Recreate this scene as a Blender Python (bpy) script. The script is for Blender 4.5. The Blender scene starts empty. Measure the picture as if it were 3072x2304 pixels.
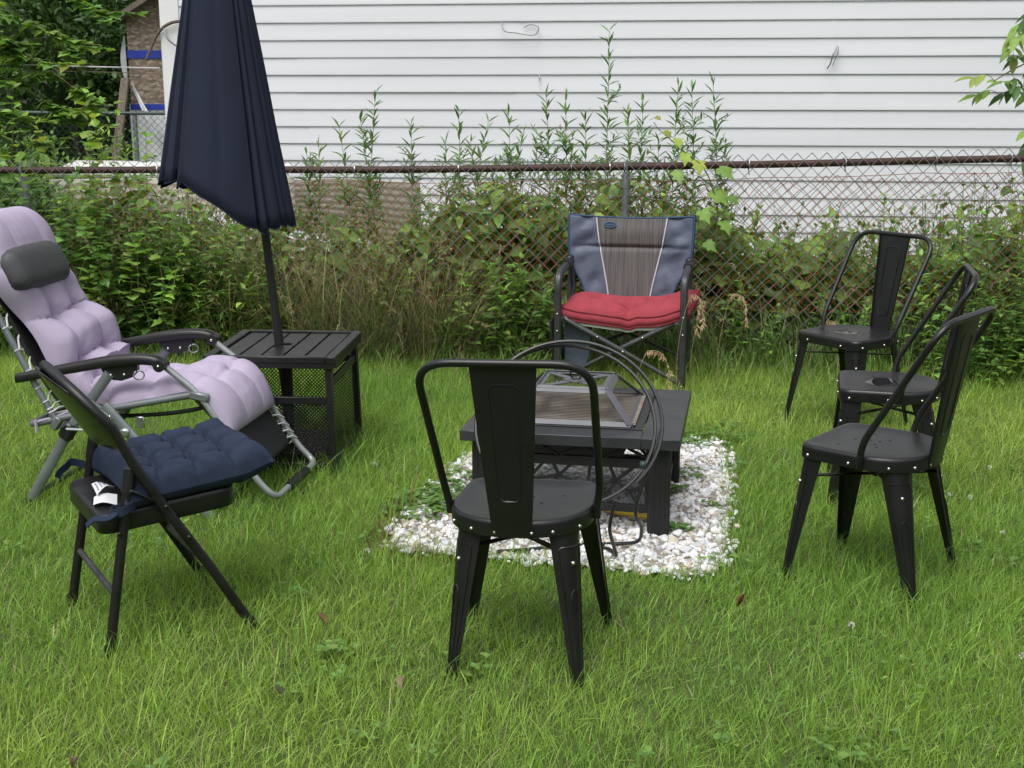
import bpy, math, random
import numpy as np
from mathutils import Vector, Matrix, noise as mnoise
R = math.radians
random.seed(7)
rng = np.random.default_rng(11)
S = bpy.context.scene
COL = S.collection

# ------------------------------------------------------------------ helpers
class MB:
    """collects shapes; build() links them as one mesh object"""
    def __init__(s): s.v = []; s.f = []; s.m = []; s.mi = 0
    def add(s, vs, fs):
        o = len(s.v); s.v += [tuple(p) for p in vs]
        for f in fs: s.f.append(tuple(i + o for i in f)); s.m.append(s.mi)
    def box(s, c, d, rot=None, bev=0.0):
        hx, hy, hz = d[0]/2, d[1]/2, d[2]/2
        b = min(bev, hx*.8, hy*.8, hz*.8)
        if b <= 0:
            vs = [(x, y, z) for x in (-hx, hx) for y in (-hy, hy) for z in (-hz, hz)]
            fs = [(0,1,3,2),(4,6,7,5),(0,4,5,1),(2,3,7,6),(0,2,6,4),(1,5,7,3)]
        else:
            vs = []; idx = {}
            for sx in (-1,1):
                for sy in (-1,1):
                    for sz in (-1,1):
                        for a in range(3):
                            p = [sx*(hx-b), sy*(hy-b), sz*(hz-b)]; p[a] = (sx*hx, sy*hy, sz*hz)[a]
                            idx[(sx,sy,sz,a)] = len(vs); vs.append(tuple(p))
            fs = []
            for a in range(3):
                u, w = [(1,2),(2,0),(0,1)][a]
                for sg in (-1,1):
                    q = []
                    for (p1,p2) in ((-1,-1),(1,-1),(1,1),(-1,1)):
                        k = [0,0,0]; k[a]=sg; k[u]=p1; k[w]=p2
                        q.append(idx[(k[0],k[1],k[2],a)])
                    fs.append(tuple(q if sg>0 else q[::-1]))
            for a in range(3):
                u, w = [(1,2),(2,0),(0,1)][a]
                for s1 in (-1,1):
                    for s2 in (-1,1):
                        k0=[0,0,0];k1=[0,0,0];k0[a]=-1;k1[a]=1
                        for k in (k0,k1): k[u]=s1;k[w]=s2
                        q=[idx[(*k0,u)],idx[(*k1,u)],idx[(*k1,w)],idx[(*k0,w)]]
                        fs.append(tuple(q if s1*s2<0 else q[::-1]))
            for sx in (-1,1):
                for sy in (-1,1):
                    for sz in (-1,1):
                        q=[idx[(sx,sy,sz,a)] for a in range(3)]
                        fs.append(tuple(q if sx*sy*sz>0 else q[::-1]))
        M_ = (rot.to_matrix() if hasattr(rot,'to_matrix') else rot) if rot is not None else None
        c = Vector(c)
        s.add([(c + (M_ @ Vector(p) if M_ is not None else Vector(p))) for p in vs], fs)
    def bar(s, a, b, w, h, up=(0,0,1), bev=0.0):
        a = Vector(a); b = Vector(b); d = (b-a); L = d.length; d.normalize()
        x = d.cross(Vector(up))
        if x.length < 1e-4: x = d.cross(Vector((1,0,0)))
        x.normalize(); z = x.cross(d)
        Mx = Matrix((x, d, z)).transposed()
        s.box((a+b)/2, (w, L, h), Mx, bev)
    def tube(s, pts, r, n=8, closed=False, cap=True, sx=1.0, up=None):
        pts = [Vector(p) for p in pts]; N = len(pts)
        rs = r if isinstance(r, (list, tuple)) else [r]*N
        T = []
        for i in range(N):
            if closed: t = pts[(i+1)%N]-pts[i-1]
            else: t = pts[min(i+1,N-1)]-pts[max(i-1,0)]
            T.append(t.normalized() if t.length>1e-9 else Vector((0,0,1)))
        u = Vector(up) if up else (Vector((0,0,1)) if abs(T[0].z)<.9 else Vector((1,0,0)))
        u = (u - T[0]*u.dot(T[0])).normalized()
        o = len(s.v); vs = []
        for i in range(N):
            if i:
                u = (u - T[i]*u.dot(T[i]))
                u = u.normalized() if u.length>1e-6 else T[i].orthogonal().normalized()
            w = T[i].cross(u)
            for k in range(n):
                a = 2*math.pi*k/n
                vs.append(pts[i] + (u*math.cos(a)*sx + w*math.sin(a))*rs[i])
        fs = []
        for i in range(N if closed else N-1):
            j = (i+1)%N
            for k in range(n):
                k2 = (k+1)%n
                fs.append((i*n+k, i*n+k2, j*n+k2, j*n+k))
        if cap and not closed:
            fs.append(tuple(range(n))[::-1]); fs.append(tuple((N-1)*n+k for k in range(n)))
        s.add(vs, fs)
    def grid(s, fn, nu, nv, cu=False, cv=False):
        vs = [fn(i/(nu if cu else nu-1), j/(nv if cv else nv-1)) for i in range(nu) for j in range(nv)]
        fs = []
        for i in range(nu if cu else nu-1):
            for j in range(nv if cv else nv-1):
                i2=(i+1)%nu; j2=(j+1)%nv
                fs.append((i*nv+j, i2*nv+j, i2*nv+j2, i*nv+j2))
        s.add(vs, fs)
    def rings(s, rings, close_ends=True):
        n = len(rings[0]); vs = [p for r in rings for p in r]; fs = []
        for i in range(len(rings)-1):
            for k in range(n):
                k2=(k+1)%n; fs.append((i*n+k, i*n+k2, (i+1)*n+k2, (i+1)*n+k))
        if close_ends:
            fs.append(tuple(range(n))[::-1]); fs.append(tuple((len(rings)-1)*n+k for k in range(n)))
        s.add(vs, fs)
    def ball(s, c, r, n=8, m=5, sc=(1,1,1)):
        c = Vector(c); rr = []
        for i in range(m+1):
            a = -math.pi/2 + math.pi*i/m
            rad = max(math.cos(a), .02)
            rr.append([c+Vector((math.cos(2*math.pi*k/n)*rad*r*sc[0], math.sin(2*math.pi*k/n)*rad*r*sc[1], math.sin(a)*r*sc[2])) for k in range(n)])
        s.rings(rr)
    def prism(s, poly, y0, y1, ax='y'):
        n = len(poly)
        def P(p, t): return (p[0], t, p[1]) if ax=='y' else ((t, p[0], p[1]) if ax=='x' else (p[0], p[1], t))
        s.rings([[P(p, y0) for p in poly], [P(p, y1) for p in poly]])
    def build(s, name, mat, parent=None, smooth=40, fix=True):
        me = bpy.data.meshes.new(name); me.from_pydata(s.v, [], s.f)
        mats = mat if isinstance(mat, (list, tuple)) else [mat]
        for m in mats: me.materials.append(m)
        if len(mats) > 1: me.polygons.foreach_set('material_index', s.m)
        if fix:
            import bmesh
            bm = bmesh.new(); bm.from_mesh(me); bmesh.ops.recalc_face_normals(bm, faces=bm.faces); bm.to_mesh(me); bm.free()
        if smooth:
            me.polygons.foreach_set('use_smooth', [True]*len(me.polygons))
            me.set_sharp_from_angle(angle=R(smooth))
        me.update()
        o = bpy.data.objects.new(name, me); COL.objects.link(o)
        if parent: o.parent = parent
        return o

def thing(name, label, cat, loc=(0,0,0), rz=0, group=None, parent=None):
    o = bpy.data.objects.new(name, None); COL.objects.link(o)
    o.location = loc; o.rotation_euler = (0,0,rz); o.empty_display_size = .1
    tag(o, label, cat, group); return o
def tag(o, label=None, cat=None, group=None, kind=None):
    if label: o['label'] = label
    if cat: o['category'] = cat
    if group: o['group'] = group
    if kind: o['kind'] = kind
    return o

def fillet(pts, rad, n=6):
    pts = [Vector(p) for p in pts]; out = [pts[0]]
    for i in range(1, len(pts)-1):
        r = rad[i-1] if isinstance(rad,(list,tuple)) else rad
        a, b, c = pts[i-1], pts[i], pts[i+1]
        d1 = (a-b); d2 = (c-b); r_ = min(r, d1.length*.49, d2.length*.49)
        p0 = b + d1.normalized()*r_; p1 = b + d2.normalized()*r_
        for k in range(n+1):
            t = k/n; out.append(p0*(1-t)**2 + b*2*t*(1-t) + p1*t*t)
    out.append(pts[-1]); return out
def catmull(pts, n=6):
    P = [Vector(p) for p in pts]; P = [P[0]*2-P[1]] + P + [P[-1]*2-P[-2]]; out = []
    for i in range(1, len(P)-2):
        for k in range(n):
            t = k/n
            out.append(.5*((2*P[i]) + (P[i+1]-P[i-1])*t + (2*P[i-1]-5*P[i]+4*P[i+1]-P[i+2])*t*t + (3*P[i]-P[i-1]-3*P[i+1]+P[i+2])*t**3))
    out.append(P[-2]); return out
def circ(c, r, n=20, ax=(0,0,1)):
    q = Vector((0,0,1)).rotation_difference(Vector(ax)); c = Vector(c)
    return [c + q @ Vector((r*math.cos(2*math.pi*k/n), r*math.sin(2*math.pi*k/n), 0)) for k in range(n)]

# ------------------------------------------------------------------ materials
def nodes(name):
    m = bpy.data.materials.new(name); m.use_nodes = True
    nt = m.node_tree; return m, nt, nt.nodes['Principled BSDF'], nt.nodes['Material Output']
def M(name, col, rough=.5, metal=0., var=.0, vs=8., bump=0., bs=150., spec=.5, rvar=0., col2=None, coat=0., stretch=None, detail=4, sheen=0., bd=.002):
    m, nt, b, out = nodes(name); N = nt.nodes; Lk = nt.links
    b.inputs['Base Color'].default_value = (*col, 1); b.inputs['Roughness'].default_value = rough
    b.inputs['Metallic'].default_value = metal; b.inputs['Specular IOR Level'].default_value = spec
    b.inputs['Coat Weight'].default_value = coat; b.inputs['Sheen Weight'].default_value = sheen
    if sheen: b.inputs['Sheen Roughness'].default_value = .6
    tc = N.new('ShaderNodeTexCoord'); src = tc.outputs['Object']
    if stretch:
        mp = N.new('ShaderNodeMapping'); mp.inputs['Scale'].default_value = stretch
        Lk.new(src, mp.inputs['Vector']); src = mp.outputs['Vector']
    if var or col2:
        n = N.new('ShaderNodeTexNoise'); n.inputs['Scale'].default_value = vs; n.inputs['Detail'].default_value = detail
        Lk.new(src, n.inputs['Vector'])
        mr = N.new('ShaderNodeMapRange'); mr.inputs['From Min'].default_value=.3; mr.inputs['From Max'].default_value=.7
        Lk.new(n.outputs['Fac'], mr.inputs['Value'])
        mx = N.new('ShaderNodeMix'); mx.data_type='RGBA'
        c2 = col2 if col2 else tuple(min(1,c*(1+var)) for c in col)
        c1 = col if col2 else tuple(c*(1-var) for c in col)
        mx.inputs['A'].default_value=(*c1,1); mx.inputs['B'].default_value=(*c2,1)
        Lk.new(mr.outputs['Result'], mx.inputs['Factor']); Lk.new(mx.outputs['Result'], b.inputs['Base Color'])
        if rvar:
            m2 = N.new('ShaderNodeMapRange'); m2.inputs['To Min'].default_value=max(0,rough-rvar); m2.inputs['To Max'].default_value=min(1,rough+rvar)
            Lk.new(n.outputs['Fac'], m2.inputs['Value']); Lk.new(m2.outputs['Result'], b.inputs['Roughness'])
    if bump:
        n2 = N.new('ShaderNodeTexNoise'); n2.inputs['Scale'].default_value=bs; n2.inputs['Detail'].default_value=3
        Lk.new(src, n2.inputs['Vector'])
        bp = N.new('ShaderNodeBump'); bp.inputs['Strength'].default_value=bump; bp.inputs['Distance'].default_value=bd
        Lk.new(n2.outputs['Fac'], bp.inputs['Height']); Lk.new(bp.outputs['Normal'], b.inputs['Normal'])
    return m
def leafmat(name, trans=.35, rough=.45, spec=.4):
    m, nt, b, out = nodes(name); N=nt.nodes; Lk=nt.links
    at = N.new('ShaderNodeAttribute'); at.attribute_name='Col'
    b.inputs['Roughness'].default_value=rough; b.inputs['Specular IOR Level'].default_value=spec
    tc = N.new('ShaderNodeTexCoord'); mo = N.new('ShaderNodeTexNoise'); mo.inputs['Scale'].default_value=45; mo.inputs['Detail'].default_value=3
    Lk.new(tc.outputs['Object'], mo.inputs['Vector'])
    mr = N.new('ShaderNodeMapRange'); mr.inputs['To Min'].default_value=.72; mr.inputs['To Max'].default_value=1.28; Lk.new(mo.outputs['Fac'], mr.inputs['Value'])
    mot = N.new('ShaderNodeHueSaturation'); Lk.new(at.outputs['Color'], mot.inputs['Color']); Lk.new(mr.outputs['Result'], mot.inputs['Value'])
    Lk.new(mot.outputs['Color'], b.inputs['Base Color'])
    tr = N.new('ShaderNodeBsdfTranslucent')
    hs = N.new('ShaderNodeHueSaturation'); hs.inputs['Hue'].default_value=.485; hs.inputs['Value'].default_value=1.25; hs.inputs['Saturation'].default_value=1.1
    Lk.new(at.outputs['Color'], hs.inputs['Color']); Lk.new(hs.outputs['Color'], tr.inputs['Color'])
    mx = N.new('ShaderNodeMixShader'); mx.inputs['Fac'].default_value=trans
    Lk.new(b.outputs['BSDF'], mx.inputs[1]); Lk.new(tr.outputs['BSDF'], mx.inputs[2]); Lk.new(mx.outputs['Shader'], out.inputs['Surface'])
    return m
def screenmat(name, col, pitch=.004, wire=.32):
    """a woven wire screen: real holes between the wires, on object coordinates"""
    m, nt, b, out = nodes(name); N=nt.nodes; Lk=nt.links
    b.inputs['Base Color'].default_value=(*col,1); b.inputs['Roughness'].default_value=.5; b.inputs['Metallic'].default_value=.3
    tc=N.new('ShaderNodeTexCoord'); sp=N.new('ShaderNodeSeparateXYZ'); Lk.new(tc.outputs['Object'], sp.inputs[0])
    def wave(a, bq):
        ad=N.new('ShaderNodeMath'); ad.operation='ADD'; Lk.new(a, ad.inputs[0]); Lk.new(bq, ad.inputs[1])
        dv=N.new('ShaderNodeMath'); dv.operation='DIVIDE'; Lk.new(ad.outputs[0], dv.inputs[0]); dv.inputs[1].default_value=pitch
        fr=N.new('ShaderNodeMath'); fr.operation='FRACT'; Lk.new(dv.outputs[0], fr.inputs[0])
        lt=N.new('ShaderNodeMath'); lt.operation='LESS_THAN'; Lk.new(fr.outputs[0], lt.inputs[0]); lt.inputs[1].default_value=wire
        return lt.outputs[0]
    ng=N.new('ShaderNodeMath'); ng.operation='MULTIPLY'; Lk.new(sp.outputs['Z'], ng.inputs[0]); ng.inputs[1].default_value=-1
    h=N.new('ShaderNodeMath'); h.operation='ADD'; Lk.new(sp.outputs['X'], h.inputs[0]); Lk.new(sp.outputs['Y'], h.inputs[1])
    w1=wave(h.outputs[0], sp.outputs['Z']); w2=wave(h.outputs[0], ng.outputs[0])
    mxm=N.new('ShaderNodeMath'); mxm.operation='MAXIMUM'; Lk.new(w1, mxm.inputs[0]); Lk.new(w2, mxm.inputs[1])
    tr=N.new('ShaderNodeBsdfTransparent'); mx=N.new('ShaderNodeMixShader')
    Lk.new(mxm.outputs[0], mx.inputs['Fac']); Lk.new(tr.outputs[0], mx.inputs[1]); Lk.new(b.outputs[0], mx.inputs[2]); Lk.new(mx.outputs[0], out.inputs['Surface'])
    return m

BLACK = M('black_powder_coat', (.0095,.0095,.0105), .35, 0, var=.25, vs=6, bump=.12, bs=500, rvar=.06, bd=.0006, spec=.5)
BLACKM = M('black_matte_steel', (.010,.010,.011), .42, 0, var=.3, spec=.5, vs=12, bump=.1, bs=300, bd=.0006)
RIVET = M('nickel_rivet', (.62,.6,.56), .25, 1.)
DARKHOLE = M('hole_shadow_steel', (.004,.004,.004), .9)
GREYTUBE = M('grey_steel_tube', (.19,.21,.22), .38, .35, var=.12, vs=10)
SILVER = M('bare_aluminium', (.55,.57,.58), .3, .9)
PLASTIC = M('black_plastic', (.014,.014,.015), .38, 0, bump=.1, bs=400, bd=.0005)
SLING = M('black_sling_fabric', (.013,.013,.015), .62, 0, bump=.3, bs=900, bd=.0006)
LACE = M('white_elastic_cord', (.62,.62,.63), .6)
LILAC = M('lilac_cotton', (.425,.368,.488), .9, 0, var=.05, vs=2.5, bump=.45, bs=170, bd=.0022, spec=.2)
GREYPIL = M('charcoal_padded_mesh', (.055,.058,.060), .6, 0, bump=.25, bs=700, bd=.0006)
NAVYC = M('navy_cushion_cotton', (.024,.034,.060), .92, 0, var=.14, vs=30, bump=.4, bs=300, spec=.15, bd=.0015)
NAVYU = M('navy_umbrella_canvas', (.0185,.0235,.042), .85, 0, var=.10, vs=4, bump=.15, bs=600, bd=.0008, spec=.2)
POLE = M('dark_umbrella_pole', (.030,.030,.032), .38, .2)
RED = M('red_cotton', (.310,.052,.066), .92, 0, var=.10, vs=20, bump=.4, bs=200, bd=.0015, spec=.15)
REDP = M('red_piping', (.22,.026,.038), .9)
SLATE = M('slate_blue_polyester', (.078,.094,.140), .55, 0, var=.15, vs=9, bump=.6, bs=11, bd=.014)
NAVYB = M('navy_binding', (.02,.055,.13), .7)
WHITEP = M('white_cord_piping', (.55,.54,.57), .6)
CAMPT = M('grey_camp_tube', (.055,.058,.062), .42, .3, var=.2, vs=14, bump=.1, bs=300, bd=.0005)
BEIGE = M('beige_pad', (.4,.4,.36), .9)
TILE = M('pit_tabletop_slate', (.034,.036,.040), .42, 0, var=.28, vs=7, bump=.35, bs=38, rvar=.08, stretch=(1,2.2,1), bd=.0025)
PITBLK = M('pit_black_steel', (.018,.018,.020), .48, .1, var=.2, vs=9)
LIDGREY = M('grey_enamelled_steel', (.105,.110,.122), .40, .2, var=.08, vs=20)
CHROME = M('sooty_chrome_wire', (.50,.47,.42), .36, .7, col2=(.33,.24,.15), vs=9)
SCREEN = screenmat('spark_screen_wire', (.022,.022,.024), .0042, .17)
PANELM = screenmat('expanded_metal_black', (.012,.012,.013), .016, .34)
RUST = M('rust_brown_pipe', (.060,.028,.022), .62, .2, var=.3, vs=14, bump=.2, bs=120)
GALV = M('galvanised_steel', (.23,.25,.26), .5, .5, var=.2, vs=20)
WIRE = M('dull_galvanised_wire', (.22,.23,.23), .5, .5, var=.25, vs=3)
ORANGE = M('orange_plastic_net', (.44,.095,.04), .55, 0, var=.25, vs=4)
VINYL = M('white_vinyl_siding', (.71,.725,.755), .5, 0, var=.05, vs=1.3, bump=.06, bs=60, stretch=(.25,1,6), bd=.002)
TRIMW = M('white_trim', (.80,.80,.80), .5, 0, var=.03, vs=3)
ROOFM = M('grey_roof_shingle', (.09,.09,.095), .9, 0, var=.3, vs=40)
SOIL = M('lawn_soil', (.045,.062,.016), .95, 0, col2=(.070,.100,.024), vs=9, bump=.5, bs=60, bd=.01)
PAVED = M('gravel_bed_soil', (.20,.17,.135), .95, 0, col2=(.36,.33,.29), vs=35, bump=.5, bs=90, bd=.01)
BARK = M('grey_bark', (.10,.085,.07), .95, 0, col2=(.045,.036,.028), vs=14, bump=.9, bs=30, stretch=(3,3,.6), bd=.02)
OLDPANEL = M('weathered_beige_metal', (.60,.53,.47), .65, 0, col2=(.50,.42,.36), vs=2.2, bump=.2, bs=30)
WHITESH = M('white_sheet_metal', (.80,.80,.78), .45, 0, var=.05, vs=6)
BLUETAPE = M('blue_wrap_tape', (.012,.035,.30), .5, 0, var=.2, vs=6)
WRAP = M('white_house_wrap', (.60,.62,.64), .55, 0, var=.1, vs=4, bump=.5, bs=9, bd=.02)
GREYWOOD = M('weathered_grey_wood', (.20,.16,.13), .9, 0, col2=(.10,.08,.06), vs=8, stretch=(6,6,.7), bump=.4, bs=30)
PAPER = M('white_paper', (.80,.81,.84), .7, 0, bump=.4, bs=70, bd=.002)
INK = M('printed_grey_ink', (.16,.18,.26), .8)
CABLE = M('black_rubber_hose', (.020,.021,.022), .38)
YELLOW = M('yellow_hose', (.55,.36,.03), .5)
LEAF = leafmat('leaf_green', .34)
GRASS = leafmat('grass_blade', .42, .5, .3)
STEMM = leafmat('stem_green', .1, .6, .3)
STRAW = leafmat('dry_straw', .25, .7, .2)

def osb():
    m, nt, b, out = nodes('weathered_strand_board'); N=nt.nodes; Lk=nt.links
    tc=N.new('ShaderNodeTexCoord'); nz=N.new('ShaderNodeTexNoise'); nz.inputs['Scale'].default_value=6
    Lk.new(tc.outputs['Object'], nz.inputs['Vector'])
    mxv=N.new('ShaderNodeMix'); mxv.data_type='VECTOR'; mxv.inputs['Factor'].default_value=.06
    Lk.new(tc.outputs['Object'], mxv.inputs['A']); Lk.new(nz.outputs['Color'], mxv.inputs['B'])
    mp=N.new('ShaderNodeMapping'); mp.inputs['Rotation'].default_value=(.3,.5,.2); mp.inputs['Scale'].default_value=(14,14,30)
    Lk.new(mxv.outputs['Result'], mp.inputs['Vector'])
    vo=N.new('ShaderNodeTexVoronoi'); vo.inputs['Scale'].default_value=1.4; Lk.new(mp.outputs['Vector'], vo.inputs['Vector'])
    sp=N.new('ShaderNodeSeparateColor'); Lk.new(vo.outputs['Color'], sp.inputs[0])
    cr=N.new('ShaderNodeValToRGB'); e=cr.color_ramp.elements
    e[0].color=(.12,.098,.08,1); e[1].color=(.36,.30,.25,1); x=cr.color_ramp.elements.new(.55); x.color=(.20,.15,.105,1)
    Lk.new(sp.outputs[0], cr.inputs[0]); Lk.new(cr.outputs[0], b.inputs['Base Color']); b.inputs['Roughness'].default_value=.9
    return m
OSB = osb()
def striped():
    m, nt, b, out = nodes('striped_mesh_fabric'); N=nt.nodes; Lk=nt.links
    tc=N.new('ShaderNodeTexCoord'); mp=N.new('ShaderNodeMapping'); mp.inputs['Scale'].default_value=(170,1,3.5)
    Lk.new(tc.outputs['Object'], mp.inputs['Vector'])
    n=N.new('ShaderNodeTexNoise'); n.inputs['Scale'].default_value=1.; n.inputs['Detail'].default_value=3; Lk.new(mp.outputs[0], n.inputs['Vector'])
    cr=N.new('ShaderNodeValToRGB'); e=cr.color_ramp.elements; e[0].position=.36; e[1].position=.66
    e[0].color=(.068,.058,.066,1); e[1].color=(.135,.126,.117,1); x=e.new(.5); x.color=(.100,.094,.090,1)
    Lk.new(n.outputs['Fac'], cr.inputs[0]); Lk.new(cr.outputs[0], b.inputs['Base Color']); b.inputs['Roughness'].default_value=.75
    return m
STRIPED = striped()

# ------------------------------------------------------------------ vectorised foliage
def balls(pts,r,name,mat,par):
    for p in pts:
        mb=MB(); mb.ball((0,0,0),r,8,5); o=mb.build(name,mat,par); o.location=p
class NP:
    def __init__(s): s.V=[]; s.F=[]; s.C=[]; s.n=0
    def add(s, V, F, C):
        V=np.asarray(V,dtype=np.float32); C=np.asarray(C,dtype=np.float32)
        if C.ndim==1: C=np.tile(C,(len(V),1))
        s.V.append(V); s.F.append(np.asarray(F,dtype=np.int32)+s.n); s.C.append(C); s.n+=len(V)
    def build(s, name, mat, parent=None, smooth=True):
        V=np.concatenate(s.V); F=np.concatenate(s.F); C=np.concatenate(s.C)
        me=bpy.data.meshes.new(name); me.vertices.add(len(V)); me.vertices.foreach_set('co', V.ravel())
        me.loops.add(F.size); me.loops.foreach_set('vertex_index', F.ravel())
        me.polygons.add(len(F)); me.polygons.foreach_set('loop_start', np.arange(0,F.size,3,dtype=np.int32))
        me.polygons.foreach_set('use_smooth', np.full(len(F), smooth))
        ca=me.color_attributes.new('Col','FLOAT_COLOR','POINT')
        ca.data.foreach_set('color', np.concatenate([np.clip(C,0,1),np.ones((len(C),1),np.float32)],1).ravel())
        me.materials.append(mat); me.update(calc_edges=True); me.validate()
        o=bpy.data.objects.new(name, me); COL.objects.link(o)
        if parent: o.parent=parent
        return o
def T_leaf(a, wmax=1., droop=.14, fold=.10):
    rows=[(.0,0.03),(.22,.36*wmax),(.45,.5*wmax),(.72,.33*wmax),(1,.0)]
    V=[];F=[]
    for u,w in rows:
        d=-droop*u*u
        if u in (0.,1): V.append((u,0,d))
        else: V+= [(u,-w,d+fold*w),(u,0,d),(u,w,d+fold*w)]
    F=[(0,2,1),(0,3,2),(1,2,5),(1,5,4),(2,3,6),(2,6,5),(4,5,8),(4,8,7),(5,6,9),(5,9,8),(7,8,10),(8,9,10)]
    return np.array(V),np.array(F)
LANCE=T_leaf(0,1.,.22,.15); OVATE=T_leaf(0,1.,.15,.18)
def T_lobed():
    o=[(0,.0),(-.08,.22),(.12,.5),(.28,.30),(.52,.48),(.62,.20),(1.,0)]
    pts=[(0,0)]+[(u,w) for u,w in o[1:-1]]+[(1,0)]+[(u,-w) for u,w in o[1:-1]][::-1]
    V=[(.30,0,-.02)]+[(u,v,-.22*u*u+.22*abs(v)*(1-abs(v))-.05+.05*math.sin(u*9+v*4)) for u,v in pts]; n=len(pts)
    F=[(0,1+(k+1)%n,1+k) for k in range(n)]
    return np.array(V),np.array(F)
LOBED=T_lobed()
def unit(a): return a/np.maximum(np.linalg.norm(a,axis=-1,keepdims=True),1e-9)
def leafset(acc,P,D,N,L,W,C,tpl=OVATE):
    TV,TF=tpl; P=np.asarray(P);n=len(P)
    if not n: return
    D=unit(np.asarray(D,float)); N=np.asarray(N,float); Sd=unit(np.cross(D,N)); N2=np.cross(Sd,D)
    L=np.broadcast_to(L,(n,)); W=np.broadcast_to(W,(n,))
    V=P[:,None]+TV[None,:,0,None]*(L[:,None,None]*D[:,None])+TV[None,:,1,None]*(W[:,None,None]*Sd[:,None])+TV[None,:,2,None]*(L[:,None,None]*N2[:,None])
    F=TF[None]+(np.arange(n)*len(TV))[:,None,None]
    acc.add(V.reshape(-1,3),F.reshape(-1,3),np.repeat(np.broadcast_to(C,(n,3)),len(TV),0))
def stem(acc,pts,r0,r1,C,k=4):
    P=np.asarray(pts,float);n=len(P);T=unit(np.gradient(P,axis=0))
    ref=np.array([.31,.93,.17]);U=unit(np.cross(T,ref));W=np.cross(T,U)
    r=np.linspace(r0,r1,n)[:,None,None];a=np.arange(k)*2*math.pi/k
    V=P[:,None]+r*(np.cos(a)[None,:,None]*U[:,None]+np.sin(a)[None,:,None]*W[:,None])
    F=[]
    for i in range(n-1):
        for j in range(k):
            j2=(j+1)%k;F+=[(i*k+j,i*k+j2,(i+1)*k+j2),(i*k+j,(i+1)*k+j2,(i+1)*k+j)]
    acc.add(V.reshape(-1,3),F,C)
def jit(c,n,s=.22,hue=.12):
    c=np.array(c)[None]*np.exp(rng.normal(0,s,(n,1)))
    return c*(1+rng.normal(0,hue,(n,3))*np.array([1,.4,.8]))
def curve(p0,p1,bow,n=7,sag=(0,0,0)):
    p0=np.array(p0,float);p1=np.array(p1,float);t=np.linspace(0,1,n)[:,None]
    return p0+(p1-p0)*t+np.array(bow)*(4*t*(1-t))+np.array(sag)*t*t
def at(pts,t):
    pts=np.asarray(pts);x=np.clip(np.asarray(t),0,1)*(len(pts)-1);i=np.minimum(x.astype(int),len(pts)-2);f=(x-i)[:,None]
    return pts[i]*(1-f)+pts[i+1]*f
def weed(la,sa,base,tip,nl,L,W,col,tpl=OVATE,bow=(0,0,0),t0=.15,up=.5,taper=.6,scol=(.10,.14,.04),r=.003,pairs=False):
    pts=curve(base,tip,bow); stem(sa,pts,r,r*.4,scol)
    if pairs: t=np.repeat(np.linspace(t0,1,nl//2),2)
    else: t=np.linspace(t0,1,nl)+rng.uniform(-.02,.02,nl)
    n=len(t);P=at(pts,t)
    if pairs: a=np.repeat(np.arange(n//2)*1.571+rng.uniform(0,6),2)+np.tile([0,math.pi],n//2)+rng.normal(0,.25,n)
    else: a=np.arange(n)*2.4+rng.uniform(0,6)+rng.normal(0,.3,n)
    e=up+rng.normal(0,.25,n)+.5*t**3
    D=np.stack([np.cos(a)*np.cos(e),np.sin(a)*np.cos(e),np.sin(e)],1)
    N=np.tile([0,0,1.],(n,1))+rng.normal(0,.15,(n,3))
    s=(1-taper*t**2)*rng.uniform(.75,1.15,n)
    leafset(la,P,D,N,L*s,W*s,jit(col,n),tpl)

# ------------------------------------------------------------------ world, sun, camera
w = bpy.data.worlds.new("World"); S.world = w; w.use_nodes = True
wn = w.node_tree.nodes; wl = w.node_tree.links
bg = wn['Background']
sky = wn.new('ShaderNodeTexSky'); sky.sky_type='NISHITA'; sky.sun_disc=False
SUN_EL, SUN_AZ = 62, 205            # azimuth clockwise from +Y
sky.sun_elevation=R(SUN_EL); sky.sun_rotation=R(SUN_AZ); sky.dust_density=4; sky.air_density=1.2; sky.ozone_density=1
hs = wn.new('ShaderNodeHueSaturation'); hs.inputs['Saturation'].default_value=.22
wl.new(sky.outputs[0], hs.inputs['Color']); wl.new(hs.outputs[0], bg.inputs['Color']); bg.inputs['Strength'].default_value=.12
sl = bpy.data.lights.new('sun', 'SUN'); sl.energy=.9; sl.angle=R(35); sl.color=(1,.97,.93)
so = bpy.data.objects.new('sun', sl); COL.objects.link(so)
d = Vector((math.sin(R(SUN_AZ))*math.cos(R(SUN_EL)), math.cos(R(SUN_AZ))*math.cos(R(SUN_EL)), math.sin(R(SUN_EL))))
so.rotation_euler = d.to_track_quat('Z','Y').to_euler(); so.location=(0,0,12)
cd = bpy.data.cameras.new('camera'); cam = bpy.data.objects.new('camera', cd); COL.objects.link(cam)
cam.location=(0,0,1.525); cam.rotation_euler=(R(90-12.75),0,0); cd.sensor_width=36; cd.lens=45.08; cd.clip_start=.05; cd.clip_end=500
S.camera=cam
S.view_settings.view_transform='Standard'; S.view_settings.look='None'; S.view_settings.gamma=1; S.view_settings.exposure=.72
S.cycles.max_bounces=8; S.cycles.transparent_max_bounces=16; S.cycles.use_denoising=True

def nz(x,y,z=0.): return mnoise.noise(Vector((x,y,z)))
def fy(x): return 7.5-.11*x            # the fence line
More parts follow.
